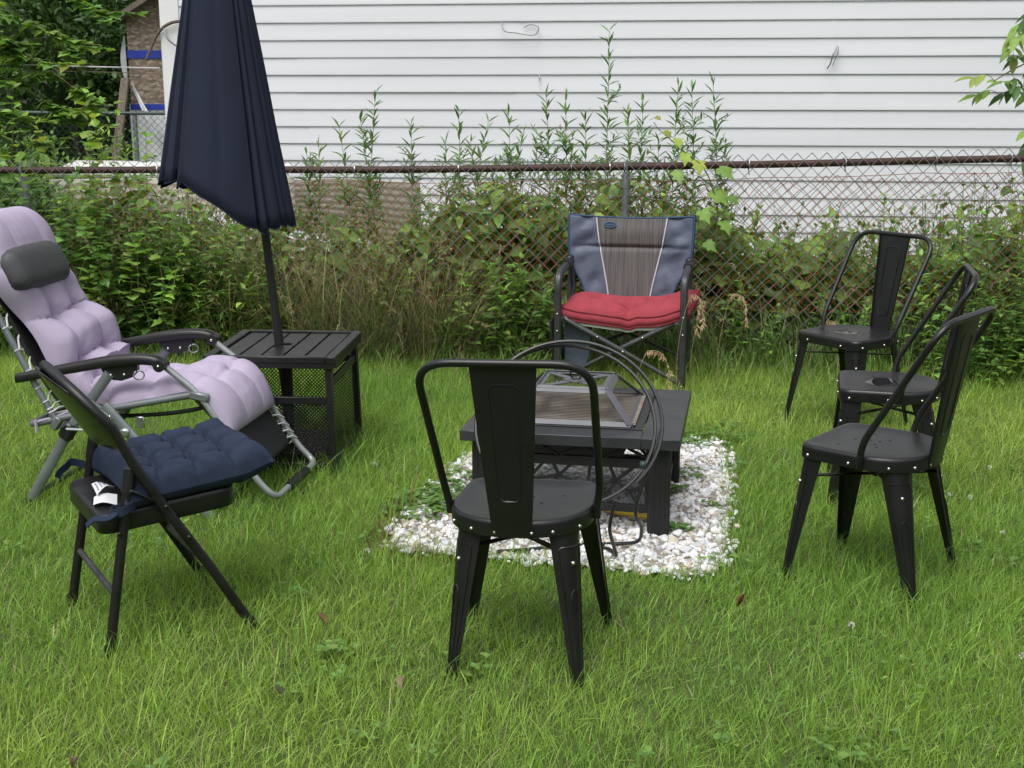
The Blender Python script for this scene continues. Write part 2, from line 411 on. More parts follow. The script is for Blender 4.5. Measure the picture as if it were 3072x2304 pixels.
# ------------------------------------------------------------------ ground
g = MB()
def gz(x,y): return .012*nz(x*.5,y*.5)+.006*nz(x*2,y*2,3)
xs=[-60,-30,-15,-8]+[-5+.25*i for i in range(41)]+[8,15,30,60]; ys=[-40,-15,-5]+[.25*i for i in range(52)]+[16,20,26,40,80]
vs=[(x,y,gz(x,y) if abs(x)<6 and y<13 else 0) for x in xs for y in ys]; ny=len(ys)
g.add(vs,[(i*ny+j,(i+1)*ny+j,(i+1)*ny+j+1,i*ny+j+1) for i in range(len(xs)-1) for j in range(ny-1)])
tag(g.build('ground', SOIL, smooth=80), kind='structure')
GP=[(-.42,4.13),(-.166,4.05),(.114,4.00),(.555,3.87),(.66,3.90),(.745,4.20),(.83,4.7),(.90,5.15),(.93,5.46),(.80,5.56),(.3,5.5),(-.15,5.36),(-.25,5.1),(-.33,4.75),(-.40,4.4)]
GPA=np.array(GP)
def inpoly(x,y,P=GPA):
    x=np.asarray(x,float);y=np.asarray(y,float);c=np.zeros(x.shape,bool);j=len(P)-1
    for i in range(len(P)):
        xi,yi=P[i];xj,yj=P[j]
        c^=((yi>y)!=(yj>y))&(x<(xj-xi)*(y-yi)/(yj-yi+1e-12)+xi);j=i
    return c
def pdist(x,y,P=GPA):
    d=np.full(np.shape(x),9.)
    for i in range(len(P)):
        a=P[i-1];b=P[i];ab=b-a
        t=np.clip(((x-a[0])*ab[0]+(y-a[1])*ab[1])/(ab@ab),0,1)
        d=np.minimum(d,np.hypot(x-a[0]-t*ab[0],y-a[1]-t*ab[1]))
    return d
g=MB(); g.add([(x,y,.020) for x,y in GP]+[(.27,4.7,.022)],[(i,(i+1)%len(GP),len(GP)) for i in range(len(GP))])
tag(g.build('gravel_bed', PAVED), kind='structure')

# white marble chips
def stones():
    import bmesh
    bm=bmesh.new(); bmesh.ops.create_icosphere(bm,subdivisions=2,radius=1); bm.verts.ensure_lookup_table()
    BV=np.array([v.co[:] for v in bm.verts]);BF=np.array([[v.index for v in f.verts] for f in bm.faces]);bm.free()
    # chips: icosphere cut by random planes
    shapes=[]
    for k in range(14):
        V=BV.copy()
        for _ in range(9):
            n=unit(rng.normal(0,1,3));h=rng.uniform(.45,.8);dd=V@n-h;V=V-np.maximum(dd,0)[:,None]*n
        shapes.append(V*np.array([1.,rng.uniform(.65,.95),rng.uniform(.5,.8)]))
    acc=NP();n=0
    cand=rng.uniform([-.55,3.75],[1.1,5.75],(12000,2))
    ok=inpoly(cand[:,0],cand[:,1]);dd=pdist(cand[:,0],cand[:,1]);ok=(ok|((dd<.035)&(rng.random(12000)<.35)))
    cand=cand[ok];lay=rng.random(len(cand))
    for (x,y),l in zip(cand,lay):
        s=rng.choice([.009,.012,.016,.021],p=[.35,.35,.2,.1])*rng.uniform(.8,1.2)
        q=rng.normal(0,1,4);q/=np.linalg.norm(q);a,b,c,d_=q
        if rng.random()<.75: a,b,c,d_=math.cos(l*9),rng.normal(0,.15),rng.normal(0,.15),math.sin(l*9);nn=math.sqrt(a*a+b*b+c*c+d_*d_);a/=nn;b/=nn;c/=nn;d_/=nn
        Rm=np.array([[1-2*(c*c+d_*d_),2*(b*c-a*d_),2*(b*d_+a*c)],[2*(b*c+a*d_),1-2*(b*b+d_*d_),2*(c*d_-a*b)],[2*(b*d_-a*c),2*(c*d_+a*b),1-2*(b*b+c*c)]])
        V=shapes[rng.integers(14)]*s@Rm.T+np.array([x,y,.013+s*.33+.008*l])
        t=rng.random()
        col=np.array([.76,.76,.76]) if t<.58 else (np.array([.58,.60,.63]) if t<.82 else (np.array([.62,.56,.46]) if t<.93 else np.array([.40,.36,.32])))
        acc.add(V,BF,col*rng.uniform(.86,1.08))
    return acc
STONE=leafmat('marble_chip',.0,.75,.3)
o=stones().build('gravel', STONE, smooth=False); tag(o,'white and cream marble chips spread around the fire pit table','gravel',kind='stuff')

# ------------------------------------------------------------------ house
WA=-math.atan(.119)
hx,hy=-2.66,9.8+.119*2.66
def siding(mb, L, seams, x0=0., kmin=-11, kmax=22, flip=1):
    """lap siding along local x, facing local -y"""
    for k in range(kmin,kmax):
        z0=1.4105+.127*k; z1=z0+.127
        grp=(k-kmin)//2
        ss=[x0]+sorted(seams[grp%len(seams)])+[L]
        for i in range(len(ss)-1):
            a,b=ss[i],ss[i+1]; off=.0022*(i%2); n=max(2,int((b-a)/.35))
            pr=[(-.0035,z1+.004),(-.0125,z0+.020),(-.0145,z0+.007),(-.0142,z0),(-.0020,z0+.0030)]
            rr=[]
            for q in range(n+1):
                x=a+(b-a)*q/n
                wv=.0012*nz(x*1.1,z0*3.,grp*5.)
                wz=.0008*nz(x*.7,k*9.1,2.)
                rr.append([(x,y-off+wv,z+wz*(1 if y<-.01 else 0)) for y,z in pr])
            o=len(mb.v); m=len(pr)
            mb.add([p for r in rr for p in r],[(q*m+j,(q+1)*m+j,(q+1)*m+j+1,q*m+j+1) for q in range(n) for j in range(m-1)])
house=thing('house','white house wall of horizontal lap siding behind the chain-link fence','house',(hx,hy,0),WA)
mb=MB(); siding(mb,10.,[[2.70,5.05,7.6],[1.05,4.95,8.3],[2.78,5.02,7.4],[2.72,4.98,7.7],[1.12,5.08,8.0]],.13)
mb.build('siding',VINYL,house,smooth=30,fix=False)
mb=MB(); mb.box((.065,-.008,2.05),(.15,.034,4.12),bev=.004); mb.build('corner_board',TRIMW,house)
mb=MB(); mb.box((5.,3.5,2.05),(10.,6.96,4.1)); mb.build('wall',TRIMW,house)
mb=MB(); mb.prism([(-.45,4.12),(7.5,4.12),(3.5,6.3)],-.3,10.3,'x'); mb.build('roof',ROOFM,house)
def wallp(px,z,out=.02): # point on the wall by local x
    return Vector((px,-.016-out,z))
def wirebit(pts,r=.0035,name='wire_hook',mat=None):
    mb=MB(); mb.tube(catmull(pts,4),r,5); return mb.build(name,mat or GREYTUBE,house)
wirebit([(2.60,-.03,2.05),(2.63,-.06,1.975),(2.72,-.05,1.96),(2.80,-.07,1.945),(2.86,-.05,1.95),(2.88,-.04,2.0),(2.82,-.03,2.02),(2.77,-.03,2.0)])
wirebit([(5.03,-.03,1.86),(5.0,-.06,1.80),(4.985,-.05,1.74),(4.965,-.04,1.70)],.005)
wirebit([(5.04,-.03,1.85),(5.03,-.05,1.80),(5.0,-.05,1.72)],.003)
wirebit([(2.88,-.02,1.665),(2.89,-.035,1.64),(2.885,-.04,1.62)],.004)
wirebit([(-.10,-.10,1.78),(-.02,-.05,1.97),(.10,-.06,2.05),(.25,-.05,2.06)],.012,'cable',M('brown_old_cable',(.10,.075,.055),.8))
wirebit([(.03,-.05,2.02),(.07,-.09,1.93),(.15,-.06,1.86)],.006,'cable')

# ------------------------------------------------------------------ shed, back fence, tarpaulin bits far left
shed=thing('shed','weathered strand board shed with blue tape bands beside the house corner','shed',(-4.93,17,0))
mb=MB(); mb.box((1.2,1.3,1.24),(2.4,2.6,2.48)); mb.build('wall',OSB,shed)
mb=MB()
mb.prism([(-.07,2.43),(-.07,2.50),(1.2,3.30),(2.6,2.48),(2.6,2.40),(1.2,3.20)],-.2,2.8,'y'); mb.build('roof',GREYWOOD,shed)
mb=MB(); mb.add([(0,-.002,2.47),(2.4,-.002,2.47),(1.2,-.002,3.2)],[(0,1,2)]); mb.build('gable',OSB,shed)
mb=MB(); mb.box((1.2,-.008,2.02),(2.42,.012,.10)); mb.build('tape_band',BLUETAPE,shed)
mb=MB(); mb.box((1.2,-.018,1.36),(2.42,.012,.075)); mb.build('tape_band',BLUETAPE,shed)
mb=MB(); mb.grid(lambda u,v:(-.02+2.42*u,-.010-.02*abs(nz(u*9,v*5)),1.40*v),24,10); mb.build('house_wrap',WRAP,shed,fix=False)
mb=MB(); mb.grid(lambda u,v:(.04+.42*u+.5*v*0, -.04-.10*math.sin(u*3)-.03*nz(u*6,v*6), 1.68-.75*u-.10*v*(1+u)),14,6); mb.build('loose_flap',WRAP,shed,fix=False)
mb=MB(); mb.grid(lambda u,v:(-.02-.06*math.sin(math.pi*u)*v, -.03-.05*v, 2.25-.62*u),12,5); mb.build('loose_flap',WRAP,shed,fix=False)
mb=MB(); mb.bar((-.17,-.5,.3),(-.02,-.12,1.72),.12,.04,bev=.004)
b=mb.build('weathered_plank',GREYWOOD); b.location=(-4.93,17,0); tag(b,'grey weathered plank leaning against the shed corner','plank')

def chainlink(mb_or_acc, x0, x1, p, ztop, zbot, yf, r, col, amp=.004, noise=0., dy=0., k=4):
    a=p/2; n=int((x1-x0)/a)
    for i in range(n):
        xi=x0+i*a; zt=ztop(xi); rows=int((zt-zbot)/a); pts=[]
        for j in range(rows+1):
            z=zt-j*a; c=(i+j)%2
            x=xi+a*c
            if noise: x+=noise*nz(x*3,z*3,1)+.4*noise*nz(x*9,z*9,4); z+=noise*nz(x*3,z*3,7)+.4*noise*nz(x*11,z*8,5)
            pts.append((x, yf(x)+dy+(amp if c else -amp)+.012*nz(x*1.3,z*1.3,2), z))
        if len(pts)>1: stem(mb_or_acc,pts,r,r,col,k)
def railz(x): return float(np.interp(x,[-5,-3.0,-1.05,.65,2.83,4.6],[1.07,1.077,1.09,1.116,1.177,1.215]))
WIREC=leafmat('fence_wire_steel',0,.45,.6); ORC=leafmat('orange_net_plastic',.15,.5,.4)
fence=thing('chain_link_fence','grey chain-link fence with rusty brown top rail across the garden','fence',(0,0,0))
acc=NP(); chainlink(acc,-4.8,4.6,.081,lambda x:railz(x)+.058,.03,fy,.0027,np.array([.25,.255,.25]),dy=-.026)
acc.build('wire_mesh',WIREC,fence)
mb=MB(); mb.tube([(x,fy(x),railz(x)+.004*nz(x*.9,0)) for x in np.linspace(-5,4.7,60)],.0205,12); mb.build('top_rail',RUST,fence)
for x,lean in ((-2.95,.06),(.655,.0),(-6.0,0)):
    mb=MB(); zt=railz(x)-.018
    mb.tube([(x+lean*1.3,fy(x)+.01,0),(x,fy(x)+.01,zt-.09)],.0225,12)
    mb.tube([(x+lean*.1,fy(x)+.01,zt-.10),(x,fy(x)+.01,zt-.03),(x,fy(x)+.01,zt-.012)],[.026,.026,.018],12)
    o=mb.build('post',GALV,fence)
    mb=MB(); mb.bar((x,fy(x)-.023,zt-.03),(x,fy(x)-.023,zt+.06),.022,.005); mb.tube([(x-.011,fy(x)+.025*math.cos(a),zt+.018+.025*math.sin(a)) for a in np.linspace(0,2*math.pi,14)],.005,5,closed=True)
    mb.build('rail_loop',GALV,o)
for x in (-2.62,-2.12,-.93,-.32,.33,.55,1.33,1.86,2.35,2.75):
    z=railz(x); mb=MB()
    mb.tube([(x+.010*math.sin(a*.5)+.012*(t-.5),fy(x)+.026*math.cos(a),z+.026*math.sin(a)) for t,a in ((q/18,-1.2+q/18*7.6) for q in range(19))]+[(x+.01,fy(x)-.03,z-.055)],.0032,5)
    mb.build('tie_wire',SILVER,fence)
def nettop(x): return railz(x)-.085+.02*nz(x*1.5,3.)-.02*max(0,-x-1.)*.4
acc=NP(); chainlink(acc,-2.7,4.5,.062,nettop,.28,fy,.0023,np.array([.52,.135,.05]),amp=.003,noise=.030,dy=.022,k=4)
for c in (0.,):
    stem(acc,[(x,fy(x)+.02,nettop(x)+.006+c+.008*nz(x*5,c*90)) for x in np.linspace(-2.7,4.5,90)],.0018,.0018,np.array([.5,.12,.05]))
o=acc.build('safety_netting',ORC); tag(o,'sagging orange plastic safety netting hung behind the chain-link fence','netting')

bf=thing('chain_link_fence','dark green chain-link fence far behind, in front of the shed','fence',(0,15.6,0))
acc=NP(); chainlink(acc,-10,-2.9,.085,lambda x:1.33,.03,lambda x:0.,.0035,np.array([.05,.062,.055]),k=3); acc.build('wire_mesh',WIREC,bf)
DG=M('dark_green_rail',(.05,.075,.07),.5)
for q in ([(-10,0,1.36),(-6.0,0,1.33)],[(-5.9,0,1.31),(-2.9,0,1.29)]): mb=MB(); mb.tube(q,.02,8); mb.build('top_rail',DG,bf)
for x in (-4.50,-7.3):
    mb=MB(); mb.tube([(x,.02,0),(x,.02,1.32)],.028,8); mb.build('post',GALV,bf)
for a,b,r in (((-9,12.2,2.02),(-2.75,10.3,1.72),.006),((-9,12.5,1.98),(-2.75,10.25,1.68),.003)):
    mb=MB(); mb.tube(curve(a,b,(0,0,-.04),14),r,5)
    o=mb.build('clothesline',WHITEP if r>.004 else GREYWOOD); tag(o,'taut white clothesline strung past the shed to the house corner' if r>.004 else 'thin grey cord running just below the white clothesline','cord')

# old panels lying behind the fence
mb=MB()
def pan(u,v):
    x=-1.55+.95*u; z=.965-.36*v+.02*math.sin(math.pi*min(1,u*1.2))
    return (x, 8.55-.1*u+.10*v+.0016*math.sin(v*60), z-.10*u*v+.03*(1-u)*v)
mb.grid(pan,24,60)
o=mb.build('corrugated_panel',OLDPANEL,fix=False); sm=o.modifiers.new('thick','SOLIDIFY'); sm.thickness=.006
tag(o,'beige weathered ribbed panel propped behind the fence right of the umbrella','panel')
mb=MB(); mb.grid(lambda u,v:(-3.03+1.55*u, 8.55+.5*v-.08*u, 1.04+.035*v-.015*u+.006*nz(u*4,v*4)),12,5)
mb.grid(lambda u,v:(-3.03+1.55*u, 8.548-.08*u, 1.04-.05*v-.015*u+.006*nz(u*4,0)),12,3)
o=mb.build('metal_sheet',WHITESH,fix=False); sm=o.modifiers.new('thick','SOLIDIFY'); sm.thickness=.008
tag(o,'long white sheet lying flat behind the rail left of the umbrella','sheet')
mb=MB(); mb.grid(lambda u,v:(-3.0+1.6*u, 8.40-.06*u+-.0+.002*math.sin(v*30), .985-.22*v+.02*u),12,22)
o=mb.build('corrugated_panel',M('dirty_cream_metal',(.68,.65,.58),.6,0,col2=(.52,.48,.42),vs=3,bump=.2,bs=30),fix=False); sm=o.modifiers.new('thick','SOLIDIFY'); sm.thickness=.006
tag(o,'dirty beige panel under the white sheet, left of the umbrella','panel')

# ------------------------------------------------------------------ metal bistro chairs
def seat_outline(N=96):
    pts=[(p.x,p.y) for p in fillet([(-.190,-.02,0),(-.181,.182,0),(.181,.182,0),(.190,-.02,0)],.05,8)]
    for i in range(1,40):
        a=math.pi*i/40; c=math.cos(a)
        pts.append((.19*math.copysign(abs(c)**.87,c), -.02-.172*math.sin(a)**.87))
    L=[0]
    for i in range(len(pts)): L.append(L[-1]+math.dist(pts[i],pts[(i+1)%len(pts)]))
    out=[];T=L[-1];k=0
    for j in range(N):
        t=T*j/N
        while L[k+1]<t:k+=1
        f=(t-L[k])/(L[k+1]-L[k]);a=pts[k];b=pts[(k+1)%len(pts)];out.append((a[0]+(b[0]-a[0])*f,a[1]+(b[1]-a[1])*f))
    return out
def bistro():
    root=thing('bistro_chair','','chair')
    O=seat_outline(); mb=MB()
    prof=[(.02,.4435),(.3,.4435),(.6,.444),(.80,.4452),(.90,.4492),(.955,.4505),(.985,.4490),(1.004,.4450),(1.013,.4390),(1.016,.4310),(1.016,.4060),(1.006,.4045),(1.0,.4290)]
    mb.rings([[(x*s,y*s,z) for x,y in O] for s,z in prof])
    mb.mi=1
    for hx_,hy_ in ((-.02,.03),(.02,.03),(-.02,.0),(.02,.0),(-.05,-.02),(.05,-.02),(0,.075),(-.09,.09),(.10,.05)):
        mb.prism([(hx_+.0045*math.cos(a),hy_+.0045*math.sin(a)) for a in np.linspace(0,6.28,9)[:-1]],.4437,.4444,'z')
    mb.build('seat',[BLACK,DARKHOLE],root,smooth=50)
    # rear splat
    path=catmull([(-.194,.406),(-.1975,.44),(-.203,.48),(-.222,.60),(-.247,.75),(-.266,.874)] and [(0,-.194,.406),(0,-.1975,.44),(0,-.204,.48),(0,-.222,.60),(0,-.247,.75),(0,-.266,.876)],5)
    mb=MB(); rr=[]
    def wd(z): return .100+(.168-.100)*((z-.41)/.466)**.9
    for i,p in enumerate(path):
        t=(path[min(i+1,len(path)-1)]-path[max(i-1,0)]).normalized(); n=Vector((0,t.z,-t.y)); h=wd(max(.411,p.z))/2
        rr.append([p+Vector((x,0,0))+n*o for x,o in ((-h,.010),(-h-.001,.001),(-h+.006,-.0015),(h-.006,-.0015),(h+.001,.001),(h,.010),(h-.003,.010),(h-.0045,.001),(-h+.0045,.001),(-h+.003,.010))])
    mb.rings(rr)
    def sp(xf,z,o):
        y=float(np.interp(z,[.406,.44,.48,.60,.75,.876],[-.194,-.1975,-.204,-.222,-.247,-.266])); return (xf*wd(z)/2,y+o,z)
    for o in (.0022,-.0016):
        rect=[sp(-.5,.52,o),sp(-.5,.66,o),sp(-.5,.815,o),sp(-.3,.828,o),sp(.3,.828,o),sp(.5,.815,o),sp(.5,.66,o),sp(.5,.52,o),sp(.3,.508,o),sp(-.3,.508,o)]
        mb.tube(rect,.0024,5,closed=True)
    mb.build('backrest',BLACK,root)
    mb=MB(); P=fillet([(-.197,-.03,.414),(-.2125,-.043,.495),(-.2225,-.271,.884),(.2225,-.271,.884),(.2125,-.043,.495),(.197,-.03,.414)],[.04,.095,.095,.04],8)
    mb.tube(P,.0108,10)
    for s in (-1,1): mb.bar((s*.198,-.03,.41),(s*.201,-.032,.45),.006,.026,up=(1,0,0),bev=.002)
    mb.build('back_frame',BLACK,root)
    # pressed sheet legs
    ridge=[]
    for sx,sy,top,bot,rc0 in ((-1,1,(.175,.172),(.216,.205),.032),(1,1,(.175,.172),(.216,.205),.032),(-1,-1,(.160,.150),(.183,.226),.055),(1,-1,(.160,.150),(.183,.226),.055)):
        def sec(t,off=0.,n=9):
            a=(.074*(1-t)+.026*t); rc=rc0*(1-t)+.014*t; a=max(a,rc+.004)
            cx=top[0]+(bot[0]-top[0])*t; cy=top[1]+(bot[1]-top[1])*t; pts=[(-a,0),(-(a+rc)/2,0)]
            for i in range(n):
                q=math.pi/2*i/(n-1); pts.append((-rc+rc*math.sin(q),-rc+rc*math.cos(q)))
            pts+=[(0,-(a+rc)/2),(0,-a)]
            cxo=-a*.6
            res=[]
            for x,y in pts:
                d_=Vector((x-cxo,y-cxo)).normalized()*off
                res.append((sx*(cx+x+d_.x),sy*(cy+y+d_.y),.428*(1-t)))
            return res
        def on(s_,t,off=.0006):
            p=sec(t,off); x=s_*(len(p)-1); i=min(int(x),len(p)-2); f=x-i
            return tuple(p[i][k]*(1-f)+p[i+1][k]*f for k in range(3))
        mb=MB(); rr=[]
        for i in range(9):
            t=i/8; rr.append(sec(t)+sec(t,-.0028)[::-1])
        mb.rings(rr)
        path=[on(.17,t) for t in np.linspace(.97,.17,9)]+[on(.20,.145)]+[on(q,.135) for q in np.linspace(.26,.74,7)]+[on(.80,.145)]+[on(.83,t) for t in np.linspace(.17,.97,9)]
        mb.tube(path,.0024,5)
        mb.tube([on(.36,t) for t in np.linspace(.97,.46,6)]+[on(.42,.41),on(.5,.395),on(.58,.41)]+[on(.64,t) for t in np.linspace(.46,.97,6)],.0026,5)
        mb.build('leg',BLACK,root)
        ridge.append((on(.5,.235,.001),on(.5,.235,.01)))
    mb=MB(); z=.345
    mb.bar((-.166,.160,z),(.146,-.144,z),.020,.005,bev=.001); mb.bar((.166,.160,z+.0055),(-.146,-.144,z+.0055),.020,.005,bev=.001); mb.ball((0,0,z-.004),.008)
    mb.build('cross_brace',BLACK,root)
    mb=MB()
    for i in range(len(O)): pass
    for ang in (38,62,118,142,176,4,-35,-58,-75,-105,-122,-145):
        a=R(ang); best=min(O,key=lambda p:abs(math.atan2(p[1],p[0])-a)); r=math.hypot(*best); k=1.018
        balls([(best[0]*k,best[1]*k,.4185)],.0058,'rivet',RIVET,root)
    balls([p for p,q in ridge],.0066,'rivet',RIVET,root)
    return root
def copy_tree(o,parent=None):
    c=o.copy(); COL.objects.link(c)
    if parent: c.parent=parent
    for ch in o.children: copy_tree(ch,c)
    return c
GCH='black metal bistro chairs around the fire pit'
proto=bistro()
CH=[((.045,3.345),-10.4,(.6,-1.3),'black metal bistro chair seen from behind, directly in front of the fire pit table'),
    ((1.160,3.930),50.5,(0,0),'black metal bistro chair with a dry seat, nearest to us of the right-hand three'),
    ((1.442,4.798),76.9,(0,0),'black metal bistro chair with a round puddle on its seat, middle of the right-hand three'),
    ((1.575,5.844),125.3,(0,0),'black metal bistro chair turned to face us, standing closest to the chain-link fence')]
chairs=[]
for i,((x,y),a,(tx,ty),lab) in enumerate(CH):
    o=proto if i==0 else copy_tree(proto)
    o.location=(x,y,0); o.rotation_euler=(R(tx),R(ty),R(a)); tag(o,lab,'chair',GCH); chairs.append(o)
WATER=M('rain_water',(.010,.010,.011),.03,0,spec=.6)
for i,(px,py,sc) in ((2,(.01,.02,1.)),(3,(.03,.0,.9))):
    mb=MB(); n=28; rr=[]
    for s_,z in ((1.,.4438),(.985,.4450),(.9,.4456),(.4,.4457),(.02,.4457)):
        rr.append([(px+sc*s_*(.075+.014*math.sin(2*a+1+i)+.009*math.sin(3*a))*math.cos(a),py+sc*s_*(.062+.010*math.sin(3*a+i))*math.sin(a),z) for a in np.linspace(0,2*math.pi,n+1)[:-1]])
    mb.rings(rr); o=mb.build('puddle',WATER,smooth=80)
    o.location=chairs[i].location; o.rotation_euler=chairs[i].rotation_euler
    tag(o,'rain puddle on the seat of the middle right-hand bistro chair' if i==2 else 'rain puddle on the seat of the bistro chair by the fence','puddle')

# ------------------------------------------------------------------ cushions
def smooth01(t): t=max(0.,min(1.,t)); return t*t*(3-2*t)
def pillow(name,mat,base,nrm,nu,nv,thick,tufts,parent=None,bottom=.25,edge=.16,crease=None,wr=.004,wf=14.,corner=.0,seed=0,tw=.085,td=.75,pw=lambda v:1.):
    """closed stuffed pad over the patch base(u,v) (points) with normals nrm(u,v)"""
    mb=MB(); top=[];bot=[]
    for i in range(nu):
        for j in range(nv):
            u=i/(nu-1);v=j/(nv-1); e=min(1,min(u,1-u)/edge); e2=min(1,min(v,1-v)/(edge*tufts[2] if len(tufts)>2 else edge))
            pr=(1-(1-e)**2.3)**.55*(1-(1-e2)**2.3)**.55
            f=1.
            for (tu,tv) in tufts[0]:
                asp=tufts[1]
                d_=math.hypot((u-tu),(v-tv)*asp)
                f-=td*math.exp(-(d_/tw)**2)
            if crease: f-=crease(u,v)
            f=max(f,.12)
            w_=wr*nz(u*wf+seed,v*wf*1.3)+wr*.6*nz(u*wf*2.3,v*wf*2.7,seed)
            # puckers radiate from tufts
            for (tu,tv) in tufts[0]:
                du,dv=u-tu,(v-tv)*tufts[1]; d_=math.hypot(du,dv)
                if d_<.25: w_+=wr*1.1*math.sin(math.atan2(dv,du)*7+seed+tu*9)*math.exp(-((d_-.08)/.07)**2)
            h=thick*pw(v)*pr*f+w_*min(1,pr*1.5)
            p=Vector(base(u,v)); n=Vector(nrm(u,v))
            top.append(p+n*h); bot.append(p-n*(thick*bottom*pr*(.6+.4*f)))
    o=len(mb.v); mb.v+= [tuple(p) for p in top]+[tuple(p) for p in bot]; T=nu*nv
    for i in range(nu-1):
        for j in range(nv-1):
            a=i*nv+j;q=(a,a+nv,a+nv+1,a+1); mb.f.append(q); mb.m.append(0); mb.f.append(tuple(T+k for k in q[::-1])); mb.m.append(0)
    B=[i*nv for i in range(nu)]+[(nu-1)*nv+j for j in range(1,nv)]+[i*nv+nv-1 for i in range(nu-2,-1,-1)]+[j for j in range(nv-2,0,-1)]
    for k in range(len(B)):
        a,b=B[k],B[(k+1)%len(B)]; mb.f.append((a,b,T+b,T+a)); mb.m.append(0)
    return mb.build(name,mat,parent,smooth=75)

# ------------------------------------------------------------------ zero gravity recliner (x forward, y away from us)
rec=thing('recliner','grey tube reclining lounger with black armrests, carrying the lilac cushion','recliner',(-1.28+.037,4.59+.242,0),math.atan2(-.15,.989))
HW=.245
def side(y): return lambda s,z:(s,y,z)
mb=MB()
P=fillet([(-.427,-HW,.318),(-.506,-HW,.468),(-.623,-HW,.71),(-.80,-HW,1.075),(-.80,HW,1.075),(-.623,HW,.71),(-.506,HW,.468),(-.427,HW,.318)],[.05,.1,.11,.11,.1,.05],7); mb.tube(P,.0125,10); mb.build('back_frame',GREYTUBE,rec)
mb=MB()
P=fillet([(.136,-HW,.455),(-.30,-HW,.368),(-.545,-HW,.310),(-.545,HW,.310),(-.30,HW,.368),(.136,HW,.455)],[.1,.05,.05,.1],7); mb.tube(P,.0135,10)
for y in (-HW,HW):
    mb.bar((-.445,y*1.0,.300),(-.415,y,.345),.03,.032,up=(0,1,0),bev=.005)
    mb.bar((.10,y,.452),(.175,y,.438),.032,.03,up=(0,1,0),bev=.006)
mb.build('seat_frame',GREYTUBE,rec)
mb=MB()
P=fillet([(0,-HW,.560),(.136,-HW,.455),(.265,-HW,.255),(.345,-HW,.130),(.412,-HW,.066),(.412,HW,.066),(.345,HW,.130),(.265,HW,.255),(.136,HW,.455),(0,HW,.560)],[.06,.12,.07,.10,.10,.07,.12,.06],7)
mb.tube(P,.0125,10); o=mb.build('legrest_frame',M('light_grey_tube',(.30,.32,.33),.35,.35,var=.1,vs=9),rec)
mb=MB(); mb.tube([(.412,-.10,.066),(.412,.12,.066)],.019,12); mb.build('foam_sleeve',PLASTIC,o)
for y in (-HW-.024,HW+.024):
    mb=MB(); mb.tube([(-.562,y,0.0),(-.372,y,.30),(-.195,y,.525)],.020,10,sx=.55,up=(0,1,0)); o=mb.build('rear_leg',GREYTUBE,rec)
    mb=MB(); mb.tube([(-.572,y,-.002),(-.545,y,.030)],.021,8,sx=.75,up=(0,1,0)); mb.build('foot_cap',PLASTIC,o)
    mb=MB(); mb.box((-.375,y*.99,.300),(.055,.045,.075),Matrix.Rotation(R(32),3,'Y'),.012); mb.ball((-.385,y*1.11,.318),.006); mb.build('pivot_block',PLASTIC,o)
    y2=y*1.16
    mb=MB(); mb.tube([(-.205,y2,.415),(-.10,y2,.298),(.185,y2,0)],.021,10,sx=.55,up=(0,1,0))
    mb.bar((-.262,y2*.99,.425),(-.165,y2*.99,.365),.012,.036,up=(0,1,0),bev=.004)
    o=mb.build('front_leg',GREYTUBE,rec)
    balls([(a,y2*1.04,b) for a,b in ((-.252,.425),(-.240,.405),(-.178,.376),(-.125,.318))],.006,'bolt',RIVET,o)
    mb=MB(); mb.tube([(-.36,y2*.985,.318),(-.13,y2*1.02,.318)],.006,8); mb.box((-.125,y2*1.03,.318),(.035,.02,.03),None,.006); mb.build('link_rod',SILVER,rec)
mb=MB(); mb.tube([(.185,-.305,.012),(.185,.305,.012)],.012,8); mb.build('crossbar',PLASTIC,rec)
mb=MB(); mb.tube([(-.555,-.268,.03),(-.555,.268,.03)],.011,8); mb.build('crossbar',PLASTIC,rec)
mb=MB(); mb.tube(catmull([(.16,-.23,.405),(.10,-.21,.385),(.0,-.2,.365),(-.12,-.19,.35),(-.3,-.18,.335)],5),.008,8); mb.build('support_strap',PLASTIC,rec)
mb=MB(); mb.box((-.105,-.235,.335),(.035,.008,.045),None,.004); mb.build('clip',SILVER,rec)
